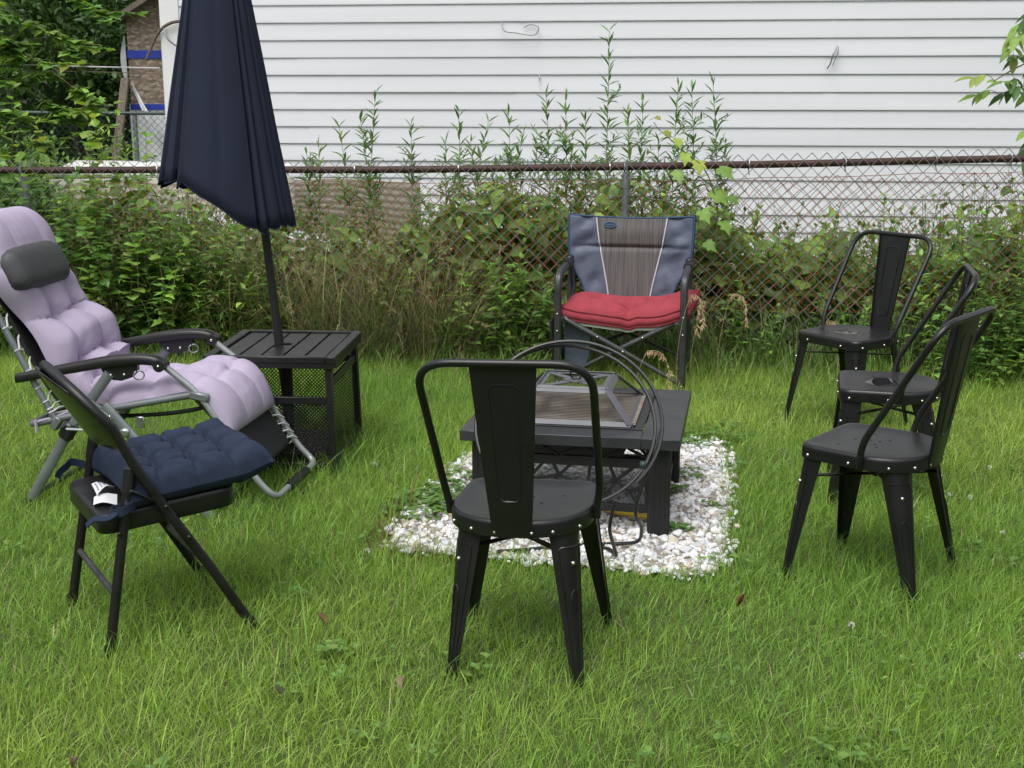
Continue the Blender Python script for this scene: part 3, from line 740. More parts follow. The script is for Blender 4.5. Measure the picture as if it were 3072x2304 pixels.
for y in (-HW-.012,HW+.012):
    mb=MB(); rr=[]
    prof=[(-.572,.492,.012,.016),(-.552,.496,.020,.019),(-.42,.524,.022,.020),(-.30,.548,.024,.021),(-.20,.568,.028,.022),(-.10,.580,.029,.021),(-.04,.580,.027,.020),(-.004,.572,.025,.020),(.012,.566,.017,.015)]
    cc=catmull([(p[0],p[2],p[1]) for p in prof],4); hh=catmull([(p[0],p[3],0) for p in prof],4)
    for c,h in zip(cc,hh):
        ring=[]
        for k in range(12):
            a=2*math.pi*k/12; ca,sa=math.cos(a),math.sin(a)
            ring.append((c.x,y+c.y*math.copysign(abs(ca)**.55,ca),c.z+h.y*math.copysign(abs(sa)**.55,sa)-(.0 if sa<0 else .003*abs(ca))))
        rr.append(ring)
    mb.rings(rr); arm=mb.build('armrest',PLASTIC,rec,smooth=55)
    mb=MB(); mb.prism([(-.235,.553),(-.085,.568),(-.088,.535),(-.11,.512),(-.15,.498),(-.185,.500),(-.22,.525)],y-.010,y+.010,'y'); mb.prism([(.002+.022*math.cos(a),.560+.022*math.sin(a)) for a in np.linspace(0,6.28,15)[:-1]],y-.027,y+.027,'y'); mb.build('bracket',PLASTIC,arm)
    balls([(a,y-.012 if b<.54 else y-.028,b) for a,b in ((-.19,.518),(-.138,.522),(.002,.560),(-.555,.496))],.0065,'bolt',RIVET,arm)
    mb=MB(); mb.tube([(-.085+.017*math.cos(a),y-.004+.008*math.cos(a),.520+.017*math.sin(a)) for a in np.linspace(0,2*math.pi,18)[:-1]],.0028,6,closed=True); mb.build('pull_ring',SILVER,arm)
SLP=[(-.785,1.045),(-.69,.852),(-.61,.688),(-.53,.52),(-.455,.40),(-.40,.362),(-.30,.360),(-.15,.385),(0,.415),(.11,.430),(.165,.40),(.22,.315),(.28,.228),(.322,.160)]
SC=catmull([(a,0,b) for a,b in SLP],6)
def sl_pt(t):
    x=t*(len(SC)-1); i=min(int(x),len(SC)-2); return SC[i].lerp(SC[i+1],x-i)
def sl_n(t):
    a=sl_pt(max(0,t-.015)); b=sl_pt(min(1,t+.015)); d_=(b-a).normalized(); return Vector((-d_.z,0,d_.x)) if True else None
mb=MB()
def slf(u,v):
    p=sl_pt(v); hw=.198-.012*math.sin(v*60)**2*0; return (p.x,(u-.5)*2*hw,p.z-.012*(1-(2*u-1)**2))
mb.grid(slf,13,70); o=mb.build('sling',SLING,rec,fix=False); sm=o.modifiers.new('thick','SOLIDIFY'); sm.thickness=.004
for y in (-1,1):
    for rng_,n in (((.03,.36),10),((.86,.985),5)):
        for k in range(n):
            t=rng_[0]+(rng_[1]-rng_[0])*k/(n-1); p=sl_pt(t); q=sl_pt(min(1,t+.018))
            # frame tube position at this height
            if t<.5: f=lambda z:(float(np.interp(z,[.318,.468,.71,1.075],[-.427,-.506,-.623,-.80])),z)
            else: f=lambda z:(float(np.interp(-z,[-.455,-.255,-.130],[.136,.265,.345])),z)
            fz=f(q.z); fx=Vector((fz[0],y*HW,fz[1]))
            lc=MB(); lc.tube([Vector((p.x,y*.190,p.z+.006)),Vector((p.x,y*.2,p.z+.008)).lerp(fx,.5)+Vector((.006,0,.008)),fx+Vector((.013,0,.006)),fx+Vector((.002,y*.014,0)),fx+Vector((-.010,0,-.01)),Vector((q.x,y*.192,q.z-.004))],.0034,5); lc.build('lace',LACE,rec)

# lilac cushion
CP=[(-.770,1.085),(-.742,1.045),(-.69,.93),(-.60,.735),(-.535,.60),(-.47,.47),(-.415,.405),(-.33,.388),(-.18,.405),(-.03,.435),(.10,.462),(.150,.445),(.19,.392),(.225,.340),(.252,.300)]
CC=catmull([(a,0,b) for a,b in CP],6)
CL=[0]
for i in range(len(CC)-1): CL.append(CL[-1]+(CC[i+1]-CC[i]).length)
def c_pt(t):
    L=t*CL[-1]; i=min(int(np.searchsorted(CL,L,side='right'))-1,len(CC)-2); i=max(i,0)
    return CC[i].lerp(CC[i+1],(L-CL[i])/max(1e-6,CL[i+1]-CL[i]))
def c_n(t):
    a=c_pt(max(0,t-.05)); b=c_pt(min(1,t+.05)); d_=(b-a).normalized(); return Vector((-d_.z,0,d_.x))
def cb(u,v):
    p=c_pt(v); y=(u-.5)*2*(.245-.036*smooth01((v-.15)/.15)*smooth01((.66-v)/.1))+.034*smooth01((v-.15)/.15)*smooth01((.66-v)/.1)
    flop=.075*smooth01((v-.24)/.12)*smooth01((.62-v)/.12)
    y*=.80+.20*smooth01(v/.10)
    return p+c_n(v)*(flop*(.25+u*.85)+.006*nz(v*9,u*3,5))+Vector((0,y+.012*nz(v*7,u*2),0))
def cn(u,v):
    n=c_n(v); return (n+Vector((0,(u-.5)*.35,0))).normalized()
TR=[(a,b) for b in (.30,.43,.555) for a in (.30,.68)]+[(a,b) for b in (.72,.86) for a in (.30,.70)]
ROWS=[.0,.165,.30,.43,.555,.63,.745,.865,1.0]; COLS=[0.,.30,.68,1.]
def cellb(x,edges,pw):
    for i in range(len(edges)-1):
        if x<=edges[i+1] or i==len(edges)-2:
            q=(x-edges[i])/(edges[i+1]-edges[i]); q=max(0.,min(1.,q))
            l=q if i>0 else 1.; r=1-q if i<len(edges)-2 else 1.
            return (min(1.,2.2*min(l,r)))**pw
def ccr(u,v):
    vv=v+.008*math.sin(u*7+v*9)+.006*nz(u*4,v*6); uu=u+.018*math.sin(v*23)
    bv=cellb(vv,ROWS,.45); bu=cellb(uu,COLS,.5)
    seat=smooth01((v-.56)/.05)*smooth01((.72-v)/.05)
    top=smooth01((.26-v)/.08)
    return (.50*(1-bv)*(1-.35*seat)*(1-.7*top)+.30*(1-bu)*(1-.8*seat)*(1-.8*top))
lil=pillow('lounge_cushion',LILAC,cb,cn,90,240,.098,(TR,2.9,.42),edge=.26,crease=ccr,wr=.0016,wf=13,seed=3,tw=.06,td=.34,bottom=.2,pw=lambda v:1.0-.30*smooth01((v-.55)/.12))
lil.location=rec.location; lil.rotation_euler=rec.rotation_euler
tag(lil,'long tufted lilac cushion draped over the grey reclining lounger','cushion')
mb=MB(); mb.tube(catmull([(-.395,-.22,.36),(-.44,-.245,.345),(-.475,-.255,.335),(-.505,-.26,.325)],4),.004,5); mb.tube([(-.505,-.262,.335),(-.505,-.262,.285)],.006,5); mb.build('tie',LILAC,lil)
# headrest pillow
hp=MB()
def hpf(a,t):
    s=2*t-1; e=(1-abs(s)**5)**.5 if abs(s)<1 else 0.; e=max(e,.02)
    ca,sa=math.cos(a),math.sin(a)
    x=.062*e**.6*math.copysign(abs(ca)**.6,ca); z=(.086*(.45+.55*e))*math.copysign(abs(sa)**.7,sa)
    w_=.003*nz(ca*3,sa*3,t*9)
    return (x+w_,s*.190,z+w_)
hp.rings([[hpf(2*math.pi*k/28,i/24) for k in range(28)] for i in range(25)])
for t_ in (.12,.88): hp.tube([hpf(2*math.pi*k/28,t_) for k in range(28)],.0022,5,closed=True)
hpo=hp.build('headrest_pillow',GREYPIL,smooth=70)
q=Matrix.Translation(rec.location)@Matrix.Rotation(rec.rotation_euler.z,4,'Z')@Matrix.Translation((-.590,-.035,.880))@Matrix.Rotation(R(-26),4,'Y')
hpo.matrix_world=q; tag(hpo,'charcoal headrest pillow strapped across the top of the lilac cushion','pillow')
mb=MB(); mb.grid(lambda u,v:(-.02-.10*u,-.15-.13*u,.0+.018*(v-.5)*2-.0*u),6,2); o=mb.build('strap',GREYPIL,hpo,fix=False); sm=o.modifiers.new('t','SOLIDIFY'); sm.thickness=.003

# ------------------------------------------------------------------ folding chair (x forward, y away from us)
fold=thing('folding_chair','black steel folding chair with a rounded back, holding the navy cushion','chair',(-1.228,3.485,0),R(31))
GLB=M('glossy_black_enamel',(.008,.008,.008),.26,0,var=.2,vs=8)
WORN=M('worn_steel_bar',(.09,.09,.095),.45,.4,col2=(.03,.03,.032),vs=30)
mb=MB(); P=[Vector((.418,-.238,-.005)),Vector((.30,-.230,.205)),Vector((.195,-.226,.378)),Vector((.10,-.222,.545))]
def arch(ph): 
    s_=math.sin(ph)**.85 if math.sin(ph)>0 else 0
    return Vector((.052-.112*s_,-.217*math.cos(ph),.650+.140*s_))
P+=[arch(math.pi*k/20) for k in range(21)]
P+=[Vector((.10,.222,.545)),Vector((.195,.226,.378)),Vector((.30,.230,.205)),Vector((.418,.238,-.005))]
mb.tube(P,.0142,12); hoop=mb.build('hoop_frame',BLACKM,fold)
mb=MB()
for s in (-1,1): mb.tube([(.424,s*.2385,-.012),(.398,s*.2365,.035)],.0168,10)
mb.build('foot_cap',PLASTIC,hoop)
mb=MB()
def bp(u,v):
    y=(u*2-1); z0=.585-.012*(1-y*y); 
    ph=math.acos(max(-1,min(1,-y)))
    a=arch(ph) if abs(y)<1 else Vector((.052,.217*y,.650))
    lo=Vector((.085,.219*y,z0)); p=lo.lerp(a,v)
    p.x-=.040*(1-y*y)*(1-.3*v); return p
def bp2(u,v):
    uu=.5-.5*math.cos(math.pi*u); return bp(uu,v)
mb.grid(bp2,30,14); o=mb.build('backrest',GLB,fold,fix=False); sm=o.modifiers.new('t','SOLIDIFY'); sm.thickness=.004
mb=MB(); mb.tube([bp2(u,0) for u in np.linspace(0,1,24)],.004,6); mb.build('backrest_rim',GLB,o)
for s in (-1,1):
    mb=MB(); mb.tube([(-.003,s*.226,-.005),(.045,s*.214,.26),(.094,s*.204,.520)],.0142,12); lg=mb.build('rear_leg',BLACKM,fold)
    mb=MB(); mb.tube([(.083,s*.2065,.462),(.0955,s*.2035,.528)],.0172,12); mb.build('sleeve',PLASTIC,lg)
    mb=MB(); mb.tube([(-.004,s*.2265,-.01),(.003,s*.2245,.035)],.0165,10); mb.build('foot_cap',PLASTIC,lg)
    mb=MB(); mb.bar((.092,s*.212,.470),(.178,s*.222,.418),.006,.026,up=(0,1,0),bev=.002); mb.build('hinge_link',BLACKM,fold)
    balls([(.090,s*.219,.468),(.178,s*.238,.415),(.235,s*.243,.318),(.05,s*.224,.355)],.007,'rivet',BLACK,fold)
mb=MB(); mb.tube([(.030,-.219,.175),(.030,.219,.175)],.0095,8); mb.build('crossbar',WORN,fold)
mb=MB(); mb.tube([(.305,-.23,.20),(.305,.23,.20)],.0095,8); mb.build('crossbar',WORN,fold)
mb=MB(); out=[(p.x,p.y) for p in fillet([(.20,-.197,0),(.395,-.197,0),(.395,.197,0),(.005,.197,0),(.005,-.197,0),(.20,-.197,0)],[.05,.05,.045,.045],7)][:-1]
def zs(x): return .402+.07*x
rr=[]
for s_,dz in ((.05,-.004),(.5,-.004),(.82,-.003),(.93,.0),(.975,.0),(.995,-.005),(1.0,-.012),(1.0,-.052),(.985,-.056),(.97,-.03)):
    rr.append([(.2+(x-.2)*s_,y*s_,zs(.2+(x-.2)*s_)+dz) for x,y in out])
mb.rings(rr); mb.build('seat',BLACKM,fold,smooth=50)
# navy cushion on it
def nb(u,v):
    x=.085+.40*v+.012*math.sin(u*3.1); y=(u-.5)*.425
    lift=.020*smooth01((v-.78)/.22)*(1 if u<.5 else .6)+.012*(abs(2*u-1)**4)*v
    return Vector((x+.018*(abs(2*u-1)**5)*(2*v-1),y*(1+.06*(abs(2*v-1)**5)),zs(x)+.026+lift))
TN=[(a,b) for a in (.25,.5,.75) for b in (.25,.5,.75)]
def ncr(u,v):
    s=0
    for a in (.25,.5,.75): s+=.24*math.exp(-((u-a)/.022)**2)+.24*math.exp(-((v-a)/.022)**2)
    return s
nav=pillow('seat_cushion',NAVYC,nb,lambda u,v:Vector((-.07,0,1)),90,90,.070,(TN,1.,1.),edge=.11,crease=ncr,wr=.0022,wf=12,seed=8,tw=.055,td=.38,bottom=.42)
nav.location=fold.location; nav.rotation_euler=fold.rotation_euler; tag(nav,'navy tufted square seat cushion lying on the black folding chair','cushion')
def ribbon(pts,w_,name,mat,par,up=(0,0,1),th=.0015):
    mb=MB(); pts=catmull(pts,5)
    for i in range(len(pts)-1): pass
    rr=[]
    for i,p in enumerate(pts):
        t=(pts[min(i+1,len(pts)-1)]-pts[max(i-1,0)]).normalized(); u=Vector(up)-t*t.dot(Vector(up)); u=u.normalized(); n=t.cross(u)
        rr.append([p+u*w_/2+n*th,p-u*w_/2+n*th,p-u*w_/2-n*th,p+u*w_/2-n*th])
    mb.rings(rr); return mb.build(name,mat,par,smooth=60)
ribbon([(.10,.19,.43),(.06,.22,.44),(.03,.225,.45),(.01,.215,.44),(-.01,.205,.43),(-.02,.20,.415)],.022,'tie',NAVYC,nav)
ribbon([(.12,-.19,.43),(.085,-.225,.425),(.055,-.232,.418),(.035,-.21,.412),(.05,-.19,.415),(.085,-.195,.42)],.024,'tie',NAVYC,nav)
ribbon([(.045,-.232,.418),(.02,-.225,.405),(-.01,-.205,.402),(-.03,-.20,.385)],.024,'tie',NAVYC,nav,up=(0,1,.2))
mb=MB()
mb.grid(lambda u,v:(.012+.06*u+.02*v,-.105+.075*v-.02*u,.4105+.006*math.sin(u*4)+.008*v*u),8,8)
mb.grid(lambda u,v:(.035+.055*u,-.055+.06*v+.02*u,.4215+.020*math.sin(u*2.6+v)),8,8)
lb=mb.build('care_label',PAPER,nav,fix=False,smooth=60)
mb=MB()
for k in range(4):
    for q in range(5):
        x=.042+.010*k; y=-.044+.009*q+.004*k; mb.box((x,y,.4245+.020*math.sin((x-.035)/.055*2.6+(y+.055)/.06)),(.0035,.006,.0006))
mb.build('print',INK,lb)

# ------------------------------------------------------------------ umbrella side table
tb=thing('side_table','black slatted metal side table with mesh sides, the umbrella pole through its top','table',(-.953,5.318,0),R(-4))
hx_,hy_=.268,.295
mb=MB(); z=.487
mb.box((-hx_+.02,0,z),(.040,2*hy_,.028),bev=.003); mb.box((hx_-.02,0,z),(.040,2*hy_,.028),bev=.003)
mb.box((0,-hy_+.016,z),(2*hx_-.080,.032,.028),bev=.003); mb.box((0,hy_-.016,z),(2*hx_-.080,.032,.028),bev=.003)
mb.box((0,-hy_+.012,.464),(2*hx_-.01,.018,.022)); mb.box((0,hy_-.012,.464),(2*hx_-.01,.018,.022)); mb.box((-hx_+.012,0,.464),(.018,2*hy_-.05,.022)); mb.box((hx_-.012,0,.464),(.018,2*hy_-.05,.022))
mb.build('frame',BLACKM,tb)
sw=(2*hx_-.080-6*.009)/5
for k in range(5):
    x=-hx_+.04+.009+sw/2+k*(sw+.009); mb=MB()
    if k==2:
        # centre slat with a round hole
        n=24; hole=[(x+.026*math.cos(2*math.pi*i/n),.026*math.sin(2*math.pi*i/n)) for i in range(n)]
        L=hy_-.033; sq=[]
        for i in range(n):
            a=2*math.pi*i/n; c,s_=math.cos(a),math.sin(a); k_=min((sw/2)/max(abs(c),1e-6),(.06)/max(abs(s_),1e-6)); sq.append((x+c*k_,s_*k_))
        mb.rings([[(p[0],p[1],.480) for p in hole],[(p[0],p[1],.494) for p in hole],[(p[0],p[1],.494) for p in sq],[(p[0],p[1],.480) for p in sq]],False)
        for sg in (-1,1): mb.box((x,sg*(.06+L)/2,.487),(sw,L-.06,.014))
    else: mb.box((x,0,.487),(sw,2*hy_-.064,.014),bev=.002)
    mb.build('slat',BLACKM,tb)
for sx in (-1,1):
    for sy in (-1,1):
        mb=MB(); mb.bar((sx*(hx_-.032),sy*(hy_-.03),.462),(sx*(hx_-.020),sy*(hy_-.022),0),.028,.028,up=(0,1,0),bev=.003); mb.build('leg',BLACKM,tb)
def panel(a,b,zt,nm):
    a=Vector(a);b=Vector(b); mb=MB(); mb.add([(a.x,a.y,.03),(b.x,b.y,.03),(b.x,b.y,zt),(a.x,a.y,zt)],[(0,1,2,3)]); p=mb.build('mesh_panel',PANELM,tb,fix=False)
    mb=MB(); mb.bar((a.x,a.y,zt),(b.x,b.y,zt),.014,.03,bev=.002); mb.build('rail',BLACKM,p); mb=MB(); mb.bar((a.x,a.y,.04),(b.x,b.y,.04),.014,.025,bev=.002); mb.build('rail',BLACKM,p)
e=hx_-.03; f_=hy_-.03
panel((-e,f_,0),(e,f_,0),.385,'b'); panel((-e,-f_,0),(-e,f_,0),.385,'l'); panel((e,-f_,0),(e,f_,0),.385,'r'); panel((-e,-f_,0),(e,-f_,0),.315,'f')
mb=MB(); mb.tube([(0,-.01,.06),(0,-.01,.475)],.024,12); mb.box((0,0,.05),(.36,.36,.05),bev=.01); mb.build('pole_socket',BLACKM,tb)
# ------------------------------------------------------------------ umbrella
um=thing('patio_umbrella','closed navy blue patio umbrella leaning slightly, its dark pole standing in the side table','umbrella',(-.950,5.305,0))
mb=MB(); mb.tube([(.006,0,.08),(-.21,0,2.62)],.0178,16); mb.tube([(-.030,0,.50),(-.0345,0,.555)],.0200,16); pole=mb.build('pole',POLE,um)
mb=MB()
AX=Vector((-.214,-.005,2.66)); 
rf=np.random.default_rng(5)
folds=sorted([-168,-150,-128,-122,-86,-48,-40,-22,-15,0,10,28,50,72,95,118,140,160])
def canopy(th,t):
    """th angle (deg), t 0 at apex .. 1 at hem"""
    # piecewise folds: sharp valleys at listed angles
    k=max([f for f in folds if f<=th],default=folds[-1]-360); k2=min([f for f in folds if f>th],default=folds[0]+360)
    q=(th-k)/(k2-k); span=(k2-k)
    bulge=math.sin(math.pi*q)**.6 if 0<q<1 else 0
    soft=(k==-86 or k2==-86)
    amp=.045 if soft else .16 if span<40 else .10
    saw=.10*(q-.5) if span<40 and not soft else .0
    a=R(th); rad=.012+.250*t**1.06*(1+.05*math.sin(2*a+.6))
    r=rad*(1-amp*(1-bulge)*min(1,t*3)+saw)*(1+.035*t*nz(th*.03,t*2.2,4.)+.018*t*nz(th*.09,t*5.,9.))
    if span>60: r*=1+.05*math.sin(q*9+t*2.5)*t*(1-.3*t)*(1-abs(2*q-1)**3)
    hem=1.075-.055*math.cos(a)+.030*math.sin(-a)*0
    hem+= .085*math.exp(-((th+138)/40)**2)+.05*math.exp(-((th-165)/40)**2) - .055*math.exp(-((th+58)/22)**2) - .045*math.exp(-((th-75)/50)**2)
    sc=(.036 if span<40 and not soft else .0)*(math.sin(math.pi*q)**.8 if 0<q<1 else 0)
    zh=hem-sc+.012
    z=AX.z+(zh-AX.z)*t
    c=Vector((AX.x-.0*t,AX.y,0))
    return Vector((c.x+r*math.cos(a),c.y+r*math.sin(a),z-.012*math.sin(math.pi*t)))
angs=[]
fl=folds+[folds[0]+360]
for i in range(len(fl)-1):
    n=max(5,int((fl[i+1]-fl[i])/4))
    angs+=[fl[i]+(fl[i+1]-fl[i])*k/n for k in range(n)]
angs=[a if a<=180 else a-360 for a in angs]
ts=[0,.03,.08]+list(np.linspace(.14,1,22))
mb.grid(lambda u,v:canopy(angs[int(round(u*len(angs)))%len(angs)],ts[int(round(v*(len(ts)-1)))]),len(angs),len(ts),cu=True)
cn_=mb.build('canopy',NAVYU,um,fix=False,smooth=50); sm=cn_.modifiers.new('t','SOLIDIFY'); sm.thickness=.0025
cn_.location=(0,0,0)
mb=MB(); mb.tube([canopy(a,1.)+Vector((0,0,.002)) for a in angs],.0035,5,closed=True); mb.build('hem',NAVYU,cn_)
for k in range(8):
    a=2*math.pi*k/8+.2; mb=MB(); mb.tube([AX+Vector((.01*math.cos(a),.01*math.sin(a),0)),Vector((AX.x+.16*math.cos(a),AX.y+.16*math.sin(a),1.28))],.006,6); mb.build('rib',POLE,um)
mb=MB(); mb.ball((AX.x,AX.y,2.70),.03); mb.build('finial',POLE,um)

# ------------------------------------------------------------------ fire pit table
PR=R(-10.5)
pit=thing('fire_pit_table','square black fire pit table with lattice sides on white gravel','fire pit',(.2635,4.645,0),PR)
H2=.384; zt=.378; ih=.275; cx=-.025
mb=MB()
for a,b,c,d_ in ((-H2,cx-ih,-H2,H2),(cx+ih,H2,-H2,H2),(cx-ih,cx+ih,-H2,-ih),(cx-ih,cx+ih,ih,H2)):
    mb.box(((a+b)/2,(c+d_)/2,zt-.019),(b-a-.0006,d_-c-.0006,.038),bev=.002)
mb.build('tabletop',TILE,pit)
mb=MB(); 
for a,b,c,d_ in ((cx-ih+.002,cx-ih+.032,-ih+.002,ih-.002),(cx+ih-.032,cx+ih-.002,-ih+.002,ih-.002),(cx-ih+.032,cx+ih-.032,-ih+.002,-ih+.028),(cx-ih+.032,cx+ih-.032,ih-.028,ih-.002)):
    mb.box(((a+b)/2,(c+d_)/2,zt+.001),(b-a,d_-c,.006),bev=.001)
# bowl
r0=[(cx+sx*(ih-.03),sy*(ih-.028),zt-.003) for sx,sy in ((-1,-1),(1,-1),(1,1),(-1,1))]; r1=[(cx+sx*.19,sy*.19,zt-.135) for sx,sy in ((-1,-1),(1,-1),(1,1),(-1,1))]
mb.rings([r0,r1],False); mb.add(r1,[(0,1,2,3)])
mb.build('fire_bowl',BLACKM,pit,smooth=0)
for sx in (-1,1):
    for sy in (-1,1):
        mb=MB(); x,y=sx*.312,sy*.312
        mb.box((x,y,.170),(.070,.070,.336),bev=.003)
        for k in (-1,0,1):
            mb.box((x+k*.019,y-sy*0-.036,.165),(.008,.004,.30),bev=.001); mb.box((x+k*.019,y+.036,.165),(.008,.004,.30),bev=.001)
            mb.box((x-.036,y+k*.019,.165),(.004,.008,.30),bev=.001); mb.box((x+.036,y+k*.019,.165),(.004,.008,.30),bev=.001)
        mb.box((x,y,.008),(.076,.076,.016),bev=.003)
        mb.build('leg',PITBLK,pit)
def lattice(M4):
    mb=MB(); T=lambda x,z,y=0:M4@Vector((x,y,z))
    def b(x0,z0,x1,z1,w_=.014,th=.010): mb.bar(T(x0,z0),T(x1,z1),th,w_,up=M4.to_3x3()@Vector((0,1,0)) if False else (M4.to_3x3()@Vector((x1-x0,0,z1-z0))).cross(M4.to_3x3()@Vector((0,1,0))),bev=.001)
    L=.276
    b(-L,.330,L,.330,.014,.016); b(-L,.272,L,.272,.034,.02); b(-L,.108,L,.108,.026,.018)
    b(-L+.006,.29,-L+.006,.325); b(L-.006,.29,L-.006,.325)
    xs_=np.linspace(-L,L,8)
    for i in range(7): b(xs_[i]+.004,.289 if i%2 else .324,xs_[i+1]-.004,.324 if i%2 else .289,.010)
    b(-L+.006,.255,-L+.006,.12,.016); b(L-.006,.255,L-.006,.12,.016)
    P_={'a':(-.15,.195),'b':(-.04,.215),'c':(.06,.175),'d':(.16,.205),'e':(-.20,.14),'f':(-.09,.15),'g':(.12,.14),'h':(.21,.165)}
    seg=[('a','b'),('b','c'),('c','d'),('a','e'),('a','f'),('f','b'),('c','g'),('g','d'),('d','h'),('f','c')]
    for q,r_ in seg: b(*P_[q],*P_[r_],.011)
    for q,x,z in (('a',-.19,.255),('a',-.10,.255),('b',-.06,.255),('b',0.0,.255),('c',.07,.255),('d',.14,.255),('d',.22,.255),('e',-.27,.17),('e',-.22,.12),('f',-.11,.12),('f',-.04,.12),('c',.03,.12),('g',.10,.12),('g',.17,.12),('h',.27,.20),('h',.24,.12)): b(*P_[q],x,z,.011)
    mb.build('lattice_panel',PITBLK,pit)
for k in range(4): lattice(Matrix.Rotation(k*math.pi/2,4,'Z')@Matrix.Translation((0,-.318,0)))
# grill grate, spark screen lid
gr=thing('grill_grate','sooty wire grill grate seen through the spark screen of the fire pit','grate',(.2635,4.645,0),PR)
mb=MB()
for k in range(22):
    y=-.238+.0226*k; mb.tube([(cx-.238,y,zt+.010),(cx+.243,y,zt+.010)],.0036,6)
mb.build('wire_bar',CHROME,gr)
mb=MB()
for x in (-.19,-.03,.13): mb.tube([(cx+x,-.242,zt+.0055),(cx+x,.242,zt+.0055)],.0032,6)
mb.build('cross_bar',M('rusty_grill_bar',(.16,.07,.035),.8,.2,var=.4,vs=30),gr)
lid=thing('spark_screen','grey pyramid spark screen with mesh sides resting on the fire pit table','fire screen',(.2635,4.645,0),PR)
bx0,bx1,by0,by1=cx-.225,cx+.228,-.255,.225; zb,zl=zt+.012,zt+.108; tx0,tx1,ty0,ty1=cx-.135,cx+.135,-.150,.130
Bq=[Vector(p) for p in ((bx0,by0,zb),(bx1,by0,zb),(bx1,by1,zb),(bx0,by1,zb))]; Tq=[Vector(p) for p in ((tx0,ty0,zl),(tx1,ty0,zl),(tx1,ty1,zl),(tx0,ty1,zl))]
mb=MB()
for k in range(4):
    a,b,c,d_=Bq[k],Bq[(k+1)%4],Tq[(k+1)%4],Tq[k]; n=(b-a).cross(d_-a).normalized()
    mb.bar(a,b,.022,.004,up=n,bev=.001)
    mb.bar(a,d_,.030,.004,up=n+ (Bq[k]-Bq[k-1]).cross(Tq[k-1]-Bq[k-1]).normalized(),bev=.001)
    m=Tq[k]; m2=Tq[(k+1)%4]; mb.bar(m,m2,.030,.0035,up=n,bev=.001)
w_=.016
for k in range(4):
    a,b=Tq[k],Tq[(k+1)%4]; inn=(Vector(((tx0+tx1)/2,(ty0+ty1)/2,zl))-(a+b)/2).normalized()
    mb.bar(a+inn*.013+Vector((0,0,.003)),b+inn*.013+Vector((0,0,.003)),.026,.0032,bev=.001)
mb.bar(Tq[0]+Vector((.015,.015,.0035)),Tq[2]+Vector((-.015,-.015,.0035)),.030,.0030); mb.bar(Tq[1]+Vector((-.015,.015,.0042)),Tq[3]+Vector((.015,-.015,.0042)),.030,.0030)
mb.box(((tx0+tx1)/2,(ty0+ty1)/2,zl+.0055),(.075,.075,.003),Matrix.Rotation(R(45),3,'Z'))
mb.build('frame',LIDGREY,lid,smooth=0)
mb=MB()
for k in range(4): mb.add([Bq[k],Bq[(k+1)%4],Tq[(k+1)%4],Tq[k]],[(0,1,2,3)])
mb.add([p+Vector((0,0,-.001)) for p in Tq],[(0,1,2,3)])
mb.build('screen',SCREEN,lid,smooth=0,fix=False)
mb=MB(); c=Vector(((tx0+tx1)/2,(ty0+ty1)/2,zl+.026)); mb.tube([c+Vector((.021*math.cos(a),.003,.021*math.sin(a))) for a in np.linspace(0,2*math.pi,22)[:-1]],.0032,6,closed=True); mb.ball(c+Vector((0,0,-.020)),.008,sc=(1.6,1,.8)); mb.build('ring_handle',BLACKM,lid)
# ------------------------------------------------------------------ hose coil, yellow hose
mb=MB(); C0=Vector((.168,4.06,.473)); e1=Vector((1,0,0)); e2=Vector((0,.32,.472)).normalized(); e3=e1.cross(e2)
P=[]
n=90
for i in range(n+1):
    a=R(200)-2*math.pi*1.68*i/n
    rr_=.288+.010*math.sin(a*1.0+1)*(i/n)+.008*(i/n)
    P.append(C0+e1*rr_*math.cos(a)+e2*rr_*.97*math.sin(a)+e3*(-.014+.030*i/n)+e1*.020*(i/n))
last=P[-1]
mb.tube(P,.0062,8)
mb.tube(catmull([P[n-6],(.405,3.98,.22),(.43,4.05,.12),(.425,4.10,.055),(.37,4.13,.035),(.24,4.12,.034),(.06,4.08,.033),(-.05,4.06,.032)],8),.0062,8)
mb.tube(catmull([C0+e1*.16-e2*.262,(.315,3.93,.16),(.335,3.99,.075),(.345,4.02,.035),(.33,4.07,.034),(.30,4.10,.034)],8),.0062,8)
o=mb.build('hose_coil',CABLE); tag(o,'black hose coiled into a large upright hoop between bistro chair and fire pit','hose')
mb=MB(); mb.box((0,0,0),(.02,.03,.018),bev=.004); mt=mb.build('cable_tie',M('dark_green_tie',(.02,.05,.045),.5),o); mt.location=C0+e1*.255-e2*.14
mb=MB(); mb.tube(catmull([(.30,4.50,.05),(.36,4.44,.048),(.42,4.40,.05),(.50,4.37,.046),(.54,4.36,.045)],6),.010,8); o=mb.build('gas_hose',YELLOW); tag(o,'short yellow hose lying on the gravel under the fire pit table','hose')

